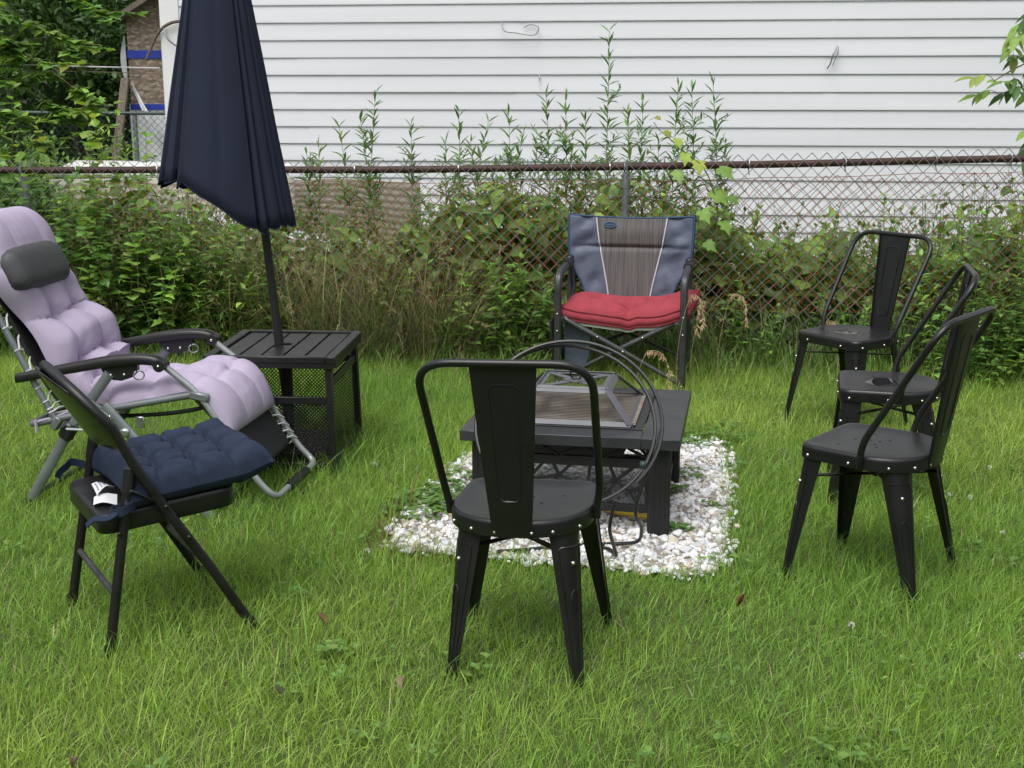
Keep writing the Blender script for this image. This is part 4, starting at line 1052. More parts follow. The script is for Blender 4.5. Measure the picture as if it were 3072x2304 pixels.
# ------------------------------------------------------------------ camp chair (x to our left, y towards us)
cc_=thing('camp_chair','blue and grey folding camp chair with a striped mesh back, by the fence','chair',(.600,6.75,0),R(169))
for s in (-1,1):
    mb=MB(); P=fillet([(s*.325,.22,0),(s*.325,.22,.612),(s*.325,-.10,.625)],.075,8); mb.tube(P,.0195,12)
    for o_ in (-.007,.007): mb.tube([p+Vector((o_,0,0))+(Vector((0,.0165,0)) if p.z<.55 else Vector((0,.0117,.0117)) if p.y>.17 else Vector((0,0,.0165))) for p in P],.0055,6)
    lg=mb.build('front_leg',CAMPT,cc_)
    balls([(s*.325,.243,z_) for z_ in (.05,.32,.41)],.006,'rivet',RIVET,lg)
    mb=MB(); mb.tube(fillet([(s*.325,-.22,0),(s*.325,-.20,.40),(s*.333,-.285,.885)],.08,6),.0155,10); mb.build('rear_leg',CAMPT,cc_)
    mb=MB(); mb.tube([(s*.325,-.06,.625),(s*.325,-.17,.628)],.026,10); mb.box((s*.325,-.19,.635),(.04,.06,.06),bev=.01); mb.tube([(s*.318,-.20,.60),(s*.30,-.19,.50),(s*.31,-.16,.42)],.012,8); mb.build('armrest_joint',PLASTIC,cc_)
    mb=MB(); mb.tube([(s*.312,.225,.385),(s*.312,-.21,.385)],.0135,8); mb.build('seat_rail',CAMPT,cc_)
for s in (-1,1):
    y=.205 if s>0 else .185
    mb=MB(); a=Vector((s*.30,y,.392)); b=Vector((-s*.312,y+.01,.060)); m=a.lerp(b,.53)
    mb.tube(fillet([(s*.308,y-.03,.40),(s*.285,y,.375),m],.03,4),.0150,10); mb.tube([a.lerp(b,.22),b],.0118,10)
    x_=mb.build('cross_brace',CAMPT,cc_)
    balls([a.lerp(b,t)+Vector((0,.016,0)) for t in (.3,.52)],.007,'rivet',RIVET,x_)
    mb=MB(); mb.tube([(s*.31,-.195+.012*s,.37),(-s*.31,-.195+.012*s,.12)],.0085,8); mb.build('cross_brace',CAMPT,cc_)
mb=MB(); mb.grid(lambda u,v:((2*u-1)*.305,.165-.37*v,.392-.055*(1-(2*u-1)**2)),16,10); o=mb.build('seat',NAVYB,cc_,fix=False); sm=o.modifiers.new('t','SOLIDIFY'); sm.thickness=.006
def hwz(z): return float(np.interp(z,[.38,.45,.52,.58,.63,.72,.89],[.216,.235,.262,.300,.328,.337,.341]))
def pip(z): return float(np.interp(z,[.40,.50,.62,.72,.89],[.108,.124,.150,.172,.195]))
def bk(x,z):
    h=hwz(z); u=x/h; sag=.045*(1-u*u)+.018*math.exp(-((z-.705)/.012)**2)*(1-u**4)-.012*math.exp(-((z-.80)/.06)**2)*(1-u*u)
    zz=z-.018*(1-u*u)*smooth01((z-.7)/.19)
    return Vector((x,-.180-.080*(z-.40)/.49-sag,zz))
def zz_(v): return .395+.482*v
for s in (-1,1):
    mb=MB()
    def sd(u,v):
        z=zz_(v); x=s*(pip(z)+(hwz(z)-pip(z))*u); p=bk(x,z); p.y+=.014*nz(x*14,z*9)*math.sin(math.pi*u)+.012*nz(x*9+z*14,z*4,3)*math.sin(math.pi*u); return p
    mb.grid(sd,14,50); o=mb.build('side_panel',SLATE,cc_,fix=False); sm=o.modifiers.new('t','SOLIDIFY'); sm.thickness=.004
    mb=MB(); mb.tube([bk(s*pip(zz_(v)),zz_(v))+Vector((0,.004,0)) for v in np.linspace(0,1,40)],.0042,6); mb.build('piping',WHITEP,cc_)
mb=MB(); mb.grid(lambda u,v:bk((2*u-1)*pip(zz_(v)),zz_(v)),20,60); o=mb.build('mesh_panel',STRIPED,cc_,fix=False); sm=o.modifiers.new('t','SOLIDIFY'); sm.thickness=.004
mb=MB(); mb.tube([bk(-hwz(zz_(v)),zz_(v)) for v in np.linspace(0,1,40)]+[bk((2*u-1)*hwz(.877),.877)+Vector((0,0,.003)) for u in np.linspace(0.03,.97,30)]+[bk(hwz(zz_(v)),zz_(v)) for v in np.linspace(1,0,40)],.0062,6); mb.build('edge_binding',NAVYB,cc_)
# oval badge
bc=bk(.118,.84)+Vector((0,.010,0))
bd=MB(); rr=[]
for s_,y_ in ((1,0),(1,.004),(.9,.006),(.86,.0045),(.02,.0045)): rr.append([(s_*.036*math.cos(a),y_,s_*.0155*math.sin(a)) for a in np.linspace(0,2*math.pi,33)[:-1]])
bd.rings(rr); b_=bd.build('badge',M('blue_rubber_badge',(.014,.035,.085),.45),cc_); b_.location=bc; b_.rotation_euler=(R(8),0,0)
bd=MB(); bd.tube([(.034*math.cos(a),.0062,.0145*math.sin(a)) for a in np.linspace(0,2*math.pi,33)[:-1]],.0012,5,closed=True)
ptsq=[(.024-.048*t,.0056,.0035*math.sin(t*34)*(1-.3*t)) for t in np.linspace(0,1,44)]; bd.tube(ptsq,.0011,5); bd.build('lettering',M('pale_blue_print',(.16,.30,.42),.5),b_)
mb=MB(); mb.prism([(.30,.36),(.30,.16),(.285,.10),(.20,.10),(.17,.17),(.165,.36)],.06,.13,'y'); mb.build('pouch',SLATE,cc_)
mb=MB(); mb.box((.358,.02,.235),(.016,.34,.27),Matrix.Rotation(R(5),3,'Y'),.006); mb.build('folded_table',PLASTIC,cc_)
# pad + red cushion
def rb(u,v,dz=0.):
    x=-.345+.650*u; y=.190-.40*v; c=(2*u-1)
    z=.386-.040*(1-c*c)**1.0+.050*smooth01((.22-u)/.22)*(.35+.65*v)+.006*nz(u*5,v*4)
    z-=.016*math.exp(-((u-.47)/.05)**2)*(1-v)**2
    return Vector((x-.03*smooth01((.25-u)/.25)*v,y+.018*nz(u*4,1.)-.015*(1-v)*math.exp(-((u-.47)/.06)**2),z+dz))
TRD=[(.47,.30),(.26,.55),(.70,.5)]
def rtop(u,v):
    f=1.
    for tu,tv in TRD: f-=.85*math.exp(-(math.hypot((u-tu)*1.0,(v-tv)*.62)/.085)**2)
    f-=.25*math.exp(-((u-.47)/.03)**2)*smooth01((.5-v)/.5)
    e=min(1,min(u,1-u)/.22); e2=min(1,min(v,1-v)/.30)
    return .050+.066*max(0,f)*(1-(1-e)**2)**.6*(1-(1-e2)**2)**.6-.0*0
mb=MB(); n=72; m=52
mb.grid(lambda u,v:rb(u,v)+Vector((0,0,rtop(u,v)+.0022*nz(u*18,v*14))),n,m)
mb.grid(lambda u,v:rb(u,v),n,m)
per=[(i/40,0) for i in range(40)]+[(1,i/26) for i in range(26)]+[(1-i/40,1) for i in range(40)]+[(0,1-i/26) for i in range(26)]
def outw(u,v): return Vector(((2*u-1)**5*1.0*(1),-((2*v-1)**5),0))
rr=[]
for t in np.linspace(0,1,7): rr.append([rb(u,v)+Vector((0,0,rtop(u,v)*t))+outw(u,v)*(.012*math.sin(math.pi*t)+.0025*nz(u*30,v*30,t*2)) for u,v in per])
mb.rings(rr,False)
red=mb.build('seat_cushion',RED,smooth=60); red.location=cc_.location; red.rotation_euler=cc_.rotation_euler
tag(red,'red box seat cushion with piped edges sagging across the camp chair','cushion')
mb=MB(); mb.tube([rb(u,v)+Vector((0,0,rtop(u,v)+.001))+outw(u,v)*.003 for u,v in per],.0050,6,closed=True); mb.tube([rb(u,v)+outw(u,v)*.003 for u,v in per],.0048,6,closed=True); mb.build('piping',REDP,red)
mb=MB(); mb.grid(lambda u,v:rb(.06+.88*u,.03+.9*v,-.004)+Vector((0,.010*(1-v),0)),30,10); mb.grid(lambda u,v:rb(.06+.88*u,.03+.9*v,-.020)+Vector((0,.010*(1-v),0)),30,10)
rr=[[rb(.06+.88*u,.03,z_)+Vector((0,.010,0)) for u in np.linspace(0,1,30)] for z_ in (-.004,-.020)]
o=len(mb.v); mb.v+=[tuple(p) for r in rr for p in r]; 
for i in range(29): mb.f.append((o+i,o+i+1,o+30+i+1,o+30+i)); mb.m.append(0)
pd=mb.build('seat_pad',BEIGE); pd.location=cc_.location; pd.rotation_euler=cc_.rotation_euler; tag(pd,'thin pale grey pad under the red cushion on the camp chair','pad')

# ------------------------------------------------------------------ lawn
def fbm(x,y,s,seed):
    return np.array([mnoise.noise(Vector((a*s,b*s,seed))) for a,b in zip(x,y)])
def lawn():
    acc=NP()
    def field(n,x0,x1,y0,y1,persp=True):
        y=rng.uniform(y0,y1,n); hw=np.minimum(.44*y+.5,6) if persp else np.full(n,6.)
        keep=rng.random(n)<hw/(hw.max()); y=y[keep];hw=hw[keep]
        return rng.uniform(-1,1,len(y))*hw,y
    x,y=field(760000,0,0,2.15,7.75)
    # thin out with distance
    k=rng.random(len(x))<np.clip(1.25-.11*y,.45,1.); x,y=x[k],y[k]
    ins=inpoly(x,y);dd=pdist(x,y)
    edge=.018+.03*fbm(x,y,5.,9.)
    keep=~(ins&(dd>np.maximum(edge,.004)))|(ins&(rng.random(len(x))<.006))
    near=(dd<.10)&~ins
    x,y,ins,dd=x[keep],y[keep],ins[keep],dd[keep]
    n=len(x)
    # patchiness on a coarse lattice (cheap)
    gx=np.linspace(-5.5,5.5,90);gy=np.linspace(2,8,60)
    def lat(s,seed):
        G=np.array([[mnoise.noise(Vector((a*s,b*s,seed))) for b in gy] for a in gx])
        fx=(x-gx[0])/(gx[1]-gx[0]);fyv=(y-gy[0])/(gy[1]-gy[0]);i=np.clip(fx.astype(int),0,88);j=np.clip(fyv.astype(int),0,58);u=fx-i;v=fyv-j
        return G[i,j]*(1-u)*(1-v)+G[i+1,j]*u*(1-v)+G[i,j+1]*(1-u)*v+G[i+1,j+1]*u*v
    p1=lat(1.1,1.);p2=lat(2.6,5.);p3=lat(.6,8.)
    L=.055*np.exp(rng.normal(0,.38,n))*(1+.35*p1+.25*p2)*np.where(y>6.3,1.35,1.)
    tall=np.exp(-(((x+.75)/.45)**2+((y-5.4)/.5)**2)); L*=1+.55*tall
    L*=np.where(dd<.16,1.15,1.)
    long=rng.random(n)<.02; L=np.where(long,L*1.75,L)
    W=rng.uniform(.0013,.0029,n)*np.where(rng.random(n)<.06,1.7,1.)
    az=rng.uniform(0,2*math.pi,n)+.8*p1; lean=np.abs(rng.normal(.36,.34,n))+.05; bend=rng.uniform(.1,.95,n)
    flat=rng.random(n)<.10; lean=np.where(flat,lean+.9,lean)
    t=np.array([0,.38,.72,1.]); ang=lean[:,None]+bend[:,None]*t[None]**1.3
    seg=np.diff(t)[None]*L[:,None]; am=(ang[:,1:]+ang[:,:-1])/2
    h=np.concatenate([np.zeros((n,1)),np.cumsum(seg*np.sin(am),1)],1); z=np.concatenate([np.zeros((n,1)),np.cumsum(seg*np.cos(am),1)],1)
    ca,sa=np.cos(az),np.sin(az); wx,wy=-sa,ca
    tw=rng.normal(0,.7,n); wx,wy=np.cos(az+1.57+tw),np.sin(az+1.57+tw)
    wd=np.array([.75,1.,.72,0.])
    V=np.zeros((n,7,3));ii=0;z0=-.006+.0*y
    for k in range(4):
        px=x+h[:,k]*ca;py=y+h[:,k]*sa;pz=z0+z[:,k]
        if k<3:
            for s in (-1,1):
                V[:,ii,0]=px+s*wx*W*wd[k]*.5;V[:,ii,1]=py+s*wy*W*wd[k]*.5;V[:,ii,2]=pz+ (0 if s<0 else .0006);ii+=1
        else: V[:,6,0]=px;V[:,6,1]=py;V[:,6,2]=pz
    F=np.array([(0,1,3),(0,3,2),(2,3,5),(2,5,4),(4,5,6)])
    F=(F[None]+(np.arange(n)*7)[:,None,None]).reshape(-1,3)
    base=np.array([.310,.475,.085]);yel=np.array([.49,.585,.145]);deep=np.array([.195,.360,.064]);straw=np.array([.48,.43,.24])
    m=np.clip(.40+.55*p2+.35*p3+rng.normal(0,.22,n),0,1)[:,None]; C=deep*(1-m)+base*m
    m2=np.clip(-.05+.6*p3+.3*p1+rng.normal(0,.22,n),0,.8)[:,None]; C=C*(1-m2)+yel*m2
    s_=(rng.random(n)<.036+.045*np.clip(-p2,0,1))[:,None]; C=np.where(s_,straw*rng.uniform(.6,1.1,(n,1)),C)
    brown=((dd<.09)&(x<-.2)&(y<4.5)&(rng.random(n)<.4))[:,None]; C=np.where(brown,np.array([.20,.13,.07]),C)
    C=C*np.exp(rng.normal(0,.22,(n,1)))
    acc.add(V.reshape(-1,3),F,np.repeat(C,7,0)); return acc
o=lawn().build('grass',GRASS); tag(o,'unmown green lawn grass around the chairs','grass',kind='stuff')

def clover(acc,cx,cy,rad,n,size,col,zt=.05):
    a=rng.uniform(0,6.28,n);r=rad*np.sqrt(rng.random(n));x=cx+r*np.cos(a);y=cy+r*np.sin(a);z=rng.uniform(.015,zt,n)
    for k in range(3):
        b=rng.uniform(0,6.28,n) if k==0 else b+2.094
        e=rng.normal(.25,.2,n);D=np.stack([np.cos(b)*np.cos(e),np.sin(b)*np.cos(e),np.sin(e)],1)
        leafset(acc,np.stack([x,y,z],1),D,np.tile([0,0,1.],(n,1))+rng.normal(0,.2,(n,3)),size*rng.uniform(.7,1.2,n),size*.85*rng.uniform(.8,1.2,n),jit(col,n,.18),OVATE)
acc=NP()
for cx,cy,rad,n,s in ((-.33,4.55,.16,150,.024),(-.24,4.72,.12,90,.024),(-.2,4.95,.08,40,.018),(.80,5.55,.20,170,.020),(.98,5.62,.14,80,.018),(.62,4.75,.06,22,.022),(.60,4.30,.05,9,.03),(.70,4.95,.08,30,.02),(.76,4.55,.05,12,.02),(.55,5.75,.2,80,.018),(.92,5.1,.06,20,.016)):
    clover(acc,cx,cy,rad,n,s,(.13,.25,.058))
for k in range(110):
    x=rng.uniform(-2.6,2.6);y=rng.uniform(2.4,6.8)
    if not inpoly(x,y): clover(acc,x,y,rng.uniform(.03,.12),int(rng.integers(3,14)),rng.uniform(.012,.022),(.16,.29,.065),.07)
o=acc.build('ground_cover',LEAF); tag(o,'low clover and broad weeds in the lawn and gravel edge','ground cover',kind='stuff')

# seed specks: tiny pale florets over the lawn
FL=leafmat('white_petal',.2,.7,.2)
for i,(x,y) in enumerate(((1.62,4.55),(1.69,4.52),(1.60,4.85),(1.66,4.12),(1.80,4.25),(-.55,4.95),(.95,3.35),(1.9,4.9),(-.47,3.95),(1.35,3.15))):
    acc=NP(); n=26; D=unit(rng.normal(0,1,(n,3))+np.array([0,0,.6]))
    leafset(acc,np.tile([0,0,.0],(n,1))+D*.003,D,rng.normal(0,1,(n,3)),.008,.004,jit((.62,.62,.55),n,.1,.03),LANCE)
    o=acc.build('clover_flower',FL); o.location=(x,y,.075); 
    st=NP(); stem(st,[(0,0,-.08),(0,.004,-.03),(0,0,0)],.001,.0008,(.1,.16,.05)); st.build('stem',STEMM,o)
    tag(o,'small white clover flower standing among the lawn grass','flower','white clover flowers in the lawn')
for i,(x,y,lab,c) in enumerate(((.665,3.55,'curled brown dead leaf on the lawn right of the gravel bed',(.20,.10,.05)),(-.28,3.0,'pale tan dead leaf on the lawn left of the nearest chair legs',(.34,.26,.17)),(-.53,3.42,'dull reddish leaf on the lawn between folding chair and centre chair',(.22,.13,.09)),(-.58,2.98,'faded grey leaf lying in the grass at bottom left of centre',(.30,.29,.22)),(-.99,2.62,'small pinkish dead leaf in the grass near the lower left corner',(.33,.24,.20)))):
    acc=NP(); leafset(acc,[(0,0,0),(.004,.002,.004)],[(1,.2,.35),(.8,-.4,.5)],[(.1,.3,1),(-.3,.2,1)],[.036,.026],[.020,.014],jit(c,2,.05,.04),T_leaf(0,1.,-.7,1.1))
    o=acc.build('fallen_leaf',STRAW); o.location=(x,y,.048); o.rotation_euler=(0,0,i*1.3); tag(o,lab,'leaf')

# ------------------------------------------------------------------ undergrowth
DK=(.105,.205,.050);MID=(.155,.290,.062);LT=(.24,.40,.08);YG=(.36,.47,.09)
def top_behind(x): return float(np.interp(x,[-5,-3.2,-2.2,-1.6,-.9,-.45,0,.5,1.0,1.5,2.2,2.8,4.5],[1.35,1.30,1.0,.86,.74,.95,1.10,1.12,1.05,.80,.78,1.0,1.2]))
la,sa=NP(),NP()
for k in range(1500):
    x=rng.uniform(-4.6,4.3);y=fy(x)+rng.uniform(.12,1.1);h=top_behind(x)*rng.uniform(.35,1.05)
    tip=(x+rng.normal(0,.14),y+rng.normal(-.05,.1),h)
    big=rng.random()<.5
    weed(la,sa,(x,y,0),tip,int(8+18*h),(.100 if big else .085)*rng.uniform(.8,1.3),(.056 if big else .026)*rng.uniform(.8,1.3),DK if rng.random()<.35 else MID if rng.random()<.7 else LT,OVATE if big else LANCE,bow=(rng.normal(0,.06),rng.normal(0,.05),0),pairs=rng.random()<.5)
n=13000; x=rng.uniform(-4.6,4.3,n); hz=np.array([top_behind(v) for v in x])*(.78+.22*fbm(x,x*0,3.,2.)+.35*fbm(x,x*0,7.,5.)); z=rng.random(n)**.85*hz; y=np.array([fy(v) for v in x])+rng.uniform(.08,.75,n)
k=rng.random(n)<np.where(x<-1.4,.9,np.where(x<1.3,1.,.62)); x,y,z=x[k],y[k],z[k]; n=len(x)
a=rng.uniform(0,6.28,n); D=np.stack([np.cos(a),np.sin(a)*.8-.25,rng.normal(-.25,.4,n)],1); N=np.stack([rng.normal(0,.4,n),rng.normal(-.55,.4,n),np.full(n,.8)],1)
leafset(la,np.stack([x,y,z],1),D,N,.105*np.exp(rng.normal(0,.32,n)),.058*np.exp(rng.normal(0,.3,n)),np.array([DK,MID,MID,LT])[rng.integers(4,size=n)]*np.exp(rng.normal(0,.2,(n,1))),OVATE)
o=la.build('undergrowth',LEAF); tag(o,'dense leafy green weeds filling the strip behind the chain-link fence','undergrowth',kind='stuff')
o2=sa.build('stems',STEMM,o)
# long grass and dry stalks at the foot of the fence
def blades(acc,n,xr,yr,Lr,W,col,lean=(.1,.5),bend=(.4,1.6),away=None):
    x=rng.uniform(*xr,n); y=np.array([fy(v) for v in x])+rng.uniform(*yr,n)
    L=rng.uniform(*Lr,n); az=rng.uniform(0,6.28,n) if away is None else rng.normal(-1.57,away,n)
    ln=rng.uniform(*lean,n);bd=rng.uniform(*bend,n); t=np.linspace(0,1,7)
    ang=ln[:,None]+bd[:,None]*t[None]**1.5;seg=L[:,None]/6;am=(ang[:,1:]+ang[:,:-1])/2
    h=np.concatenate([np.zeros((n,1)),np.cumsum(seg*np.sin(am),1)],1);z=np.concatenate([np.zeros((n,1)),np.cumsum(seg*np.cos(am),1)],1)
    P=np.stack([x[:,None]+h*np.cos(az)[:,None],y[:,None]+h*np.sin(az)[:,None],z],2)
    wv=np.stack([-np.sin(az),np.cos(az),np.zeros(n)],1)*np.asarray(W)*rng.uniform(.6,1.3,(n,1))
    wd=np.array([.6,.9,1,.95,.8,.5,.05])
    V=np.stack([P-wv[:,None]*wd[None,:,None]*.5,P+wv[:,None]*wd[None,:,None]*.5],2).reshape(n,14,3)
    F=[]
    for i in range(6): F+=[(2*i,2*i+1,2*i+3),(2*i,2*i+3,2*i+2)]
    F=(np.array(F)[None]+(np.arange(n)*14)[:,None,None]).reshape(-1,3)
    acc.add(V.reshape(-1,3),F,np.repeat(jit(col,n,.25,.08),14,0)); return P
acc=NP()
blades(acc,2300,(-4.6,-.3),(-.45,.15),(.25,.75),.007,(.10,.175,.045))
blades(acc,1700,(-2.9,-.25),(-.42,.10),(.35,.95),.0042,(.26,.235,.11),lean=(.05,.6),bend=(.2,1.9))
blades(acc,500,(-1.3,-.2),(-.40,.05),(.3,.8),.0034,(.22,.18,.11),lean=(.1,.9),bend=(.3,1.9))
blades(acc,1900,(-.4,4.2),(-.32,.2),(.18,.5),.0065,(.11,.20,.05))
blades(acc,700,(-.2,4.2),(-.30,.12),(.25,.65),.0038,(.17,.16,.075))
blades(acc,1500,(-4.6,4.2),(-.62,-.25),(.12,.30),.005,(.10,.175,.04))
blades(acc,500,(-4.6,4.2),(-.7,-.25),(.10,.28),.0045,(.22,.22,.09))
for k in range(250):
    x=rng.uniform(-4.3,3.8) if k<60 else rng.uniform(-2.7,-.3); y=fy(x)+rng.uniform(-.4,.05); h=rng.uniform(.45,1.0)*(1. if x<0 else .8)
    az=rng.uniform(0,6.28); pts=curve((x,y,0),(x+.22*math.cos(az),y+.15*math.sin(az)-.05,h),(0,0,.03),8,(.08*math.cos(az),.05*math.sin(az),-.08)); c=np.array([.30,.27,.14])*rng.uniform(.7,1.2)
    stem(acc,pts,.0016,.0010,c,3)
    n=18;P=at(pts,rng.uniform(.74,1,n));D=np.stack([rng.normal(0,.5,n)+.5*math.cos(az),rng.normal(0,.5,n),rng.normal(-.2,.5,n)],1)
    leafset(acc,P,D,rng.normal(0,1,(n,3)),rng.uniform(.014,.03,n),.0042,jit((.40,.36,.20),n,.15,.05),LANCE)
o=acc.build('long_grass',STRAW); tag(o,'long uncut green and straw-dry grass along the foot of the fence','long grass',kind='stuff')
# fallen dead stems between the umbrella table and the camp chair
acc=NP()
for k in range(170):
    x=rng.uniform(-1.9,-.15) if k<120 else rng.uniform(-3.5,3.3); y=fy(x)+rng.uniform(-.36,.12);a=rng.uniform(-1.2,1.2);L=rng.uniform(.25,.8)
    stem(acc,curve((x,y,rng.uniform(0,.25)),(x+L*math.sin(a),y+rng.normal(0,.1),.1+L*math.cos(a)*.8),(rng.normal(0,.05),0,rng.normal(0,.05)),6),.0022,.0012,np.array([.24,.19,.13])*rng.uniform(.55,1.4),3)
o=acc.build('dead_stems',STRAW); tag(o,'tangle of dead brown weed stems at the foot of the fence','dead stems',kind='stuff')

# creeper over the left end of the fence
la,sa=NP(),NP()
for k in range(150):
    x=rng.uniform(-4.3,-1.75);y=fy(x)+rng.uniform(-.34,-.04);h=rng.uniform(.4,1.12)*float(np.interp(x,[-4.3,-2.6,-2.1,-1.75],[1.15,1.0,.88,.62]))
    weed(la,sa,(x,y,.0),(x+rng.normal(0,.2),y+rng.normal(-.08,.08),h),int(rng.integers(14,28)),rng.uniform(.075,.125),rng.uniform(.06,.10),MID if rng.random()<.6 else LT if rng.random()<.4 else DK,LOBED if rng.random()<.45 else OVATE,bow=(rng.normal(0,.1),-.06,0),t0=.22 if x<-2.5 else .5,up=-.1,taper=.35)
for k in range(60):
    x=rng.uniform(-2.4,-1.5);y=fy(x)+rng.uniform(-.3,-.05);h=rng.uniform(.45,.95)
    weed(la,sa,(x,y,0),(x+rng.normal(0,.12),y+rng.normal(-.1,.08),h),int(rng.integers(12,22)),rng.uniform(.09,.15),rng.uniform(.018,.03),MID,LANCE,bow=(rng.normal(0,.06),-.05,0),up=.1,taper=.4)
for k in range(105):
    x=rng.uniform(-2.3,-1.35) if k<70 else rng.uniform(-.4,.28);y=fy(x)-rng.uniform(.02,.30);h=rng.uniform(.25,.8)*(1 if x<-1.6 else .75)
    weed(la,sa,(x,y,0),(x+rng.normal(0,.12),y+rng.normal(-.06,.06),h),int(rng.integers(12,22)),rng.uniform(.075,.12),rng.uniform(.035,.06),MID if rng.random()<.5 else DK if rng.random()<.6 else LT,OVATE,bow=(rng.normal(0,.05),-.04,0),t0=.15,up=.1,taper=.35,pairs=rng.random()<.5)
o=la.build('creeper',LEAF); tag(o,'leafy green creeper and weeds smothering the left part of the fence behind the recliner','creeper',kind='stuff'); sa.build('stems',STEMM,o)
# light green shoots above the rail on the left
SHO=[(-3.05,1.62),(-2.92,1.40),(-2.72,1.55),(-2.55,1.42),(-2.35,1.50),(-2.22,1.30),(-2.05,1.40),(-3.2,1.35),(-3.35,1.75),(-2.62,1.30),(-1.95,1.22)]
for i,(x,h) in enumerate(sorted(SHO)):
    la,sa=NP(),NP(); y=fy(x)+.12+rng.uniform(-.03,.12)
    root=thing('vine_shoot',('%s light green vine shoot from the left rising above the fence rail'%['first','second','third','fourth','fifth','sixth','seventh','eighth','ninth','tenth','eleventh'][i]),'vine',(x,y,0),0,'vine shoots above the rail left of the umbrella')
    weed(la,sa,(0,0,.4),(rng.normal(0,.06),rng.normal(0,.05),h-.02),int(18+14*(h-1)),.115,.10,LT if i%3 else YG,LOBED if i%2 else OVATE,bow=(rng.normal(0,.05),0,0),t0=.3,up=.1,taper=.5,scol=(.16,.14,.06))
    la.build('leaves',LEAF,root); sa.build('stem',STEMM,root)
# goldenrod stalks behind the fence
GT=[(-1.09,1.369),(-.85,1.562),(-.95,1.402),(-.63,1.37),(-.33,1.447),(-.147,1.382),(-.02,1.437),(.068,1.311),(.21,1.545),(.33,1.508),(.45,1.437),(.59,1.929),(.71,1.448),(.80,1.513),(1.01,1.599),(1.09,1.583),(1.215,1.62),(-.258,1.26),(-.415,1.248),(-1.22,1.25),(-1.3,1.18),(.15,1.24),(.38,1.25),(.9,1.28),(1.3,1.25)]
GT.sort()
ordn=['first','second','third','fourth','fifth','sixth','seventh','eighth','ninth','tenth','eleventh','twelfth','thirteenth','fourteenth','fifteenth','sixteenth','seventeenth','eighteenth','nineteenth','twentieth','twenty-first','twenty-second','twenty-third','twenty-fourth','twenty-fifth']
ip=[i for i,g_ in enumerate(GT) if g_[0]<.70]
for i,(x,h) in enumerate(GT):
    y=fy(x)+.52+rng.uniform(-.1,.12); sc=(y/8.3); h=1.525+(h-1.525)*(y/(8.1-.11*x)); x=x*(y/(8.1-.11*x))
    la,sa=NP(),NP()
    if h>1.8: lab='tallest goldenrod stalk, reaching high up the white siding'
    elif x<.66: lab='%s narrow-leaved stalk above the rail, counting left from the grey fence post'%ordn[len(ip)-1-i]
    else: lab='%s narrow-leaved stalk above the rail, counting right from the grey fence post'%ordn[i-len(ip)]
    root=thing('goldenrod',lab,'weed',(x,y,0),0,'goldenrod stalks behind the fence')
    lx=rng.normal(0,.05) if i not in (3,) else -.16
    if abs(x+.85)<.08: lx=.13
    weed(la,sa,(-lx,rng.normal(0,.05),0),(0,0,h-.03),int(32+14*h),.135,.024,(.135,.255,.072) if rng.random()<.7 else (.19,.32,.08),T_leaf(0,1.,.05,.15),bow=(rng.normal(0,.03),0,0),t0=.30,up=.38,taper=.38,scol=(.16,.22,.08),r=.0035)
    for q in range(8):
        t=rng.uniform(.5,.85);a=rng.uniform(0,6.28);b0=np.array([-lx*(1-t),0,(h-.03)*t])
        weed(la,sa,b0,b0+np.array([.09*math.cos(a),.09*math.sin(a),.10]),10,.075,.015,(.15,.275,.075),LANCE,t0=.2,up=.5,taper=.4,r=.0015)
    la.build('leaves',LEAF,root); sa.build('stem',STEMM,root)
# broad-leaved plants in front of / at the fence
BR=[(-.70,.62,.075,'leafy mint-like weed right of the umbrella table, tallest of that clump'),(-.86,.48,.07,'leafy weed close behind the right edge of the umbrella table'),(-.60,.40,.07,'low yellowing weed right of the umbrella table'),(-.30,.42,.065,'short weed with yellow lower leaves halfway from umbrella to camp chair'),(-.05,.66,.085,'bushy weed left of the camp chair, first of four by the fence'),(.06,.78,.085,'tall leafy weed left of the camp chair, second of four by the fence'),(.14,.60,.08,'leafy weed left of the camp chair, third of four by the fence'),(.20,.42,.06,'low weed just left of the camp chair arm'),(1.25,.52,.06,'leafy weed right of the camp chair beside its red cushion'),(1.48,.40,.06,'low leafy weed between camp chair and rear bistro chair'),(2.25,.98,.085,'tall upright weed with paired leaves behind the right-hand chairs'),(2.05,.55,.07,'leafy weed behind the rear bistro chair back'),(1.75,.48,.06,'short weed left behind the rear bistro chair')]
for x,h,L,lab in BR:
    la,sa=NP(),NP(); y=fy(x)-rng.uniform(.08,.20); x*=y/fy(x)
    root=thing('broadleaf_weed',lab,'weed',(x,y,0),0,'broad-leaved weeds at the foot of the fence')
    for q in range(3 if h>.5 else 2):
        hh=h*(1 if q==0 else rng.uniform(.55,.85)); bx=rng.normal(0,.05)
        weed(la,sa,(bx,rng.normal(0,.03),0),(bx+rng.normal(0,.07),rng.normal(-.05,.04),hh),int(16+24*hh),L,L*.5,LT if rng.random()<.6 else MID,OVATE,bow=(rng.normal(0,.03),0,0),t0=.12,up=.25,taper=.45,pairs=True,r=.003)
    if 'yellow' in lab: weed(la,sa,(0,0,0),(.05,-.05,h*.55),10,L,L*.5,(.30,.27,.05),OVATE,t0=.2,up=0,taper=.2)
    la.build('leaves',LEAF,root); sa.build('stem',STEMM,root)
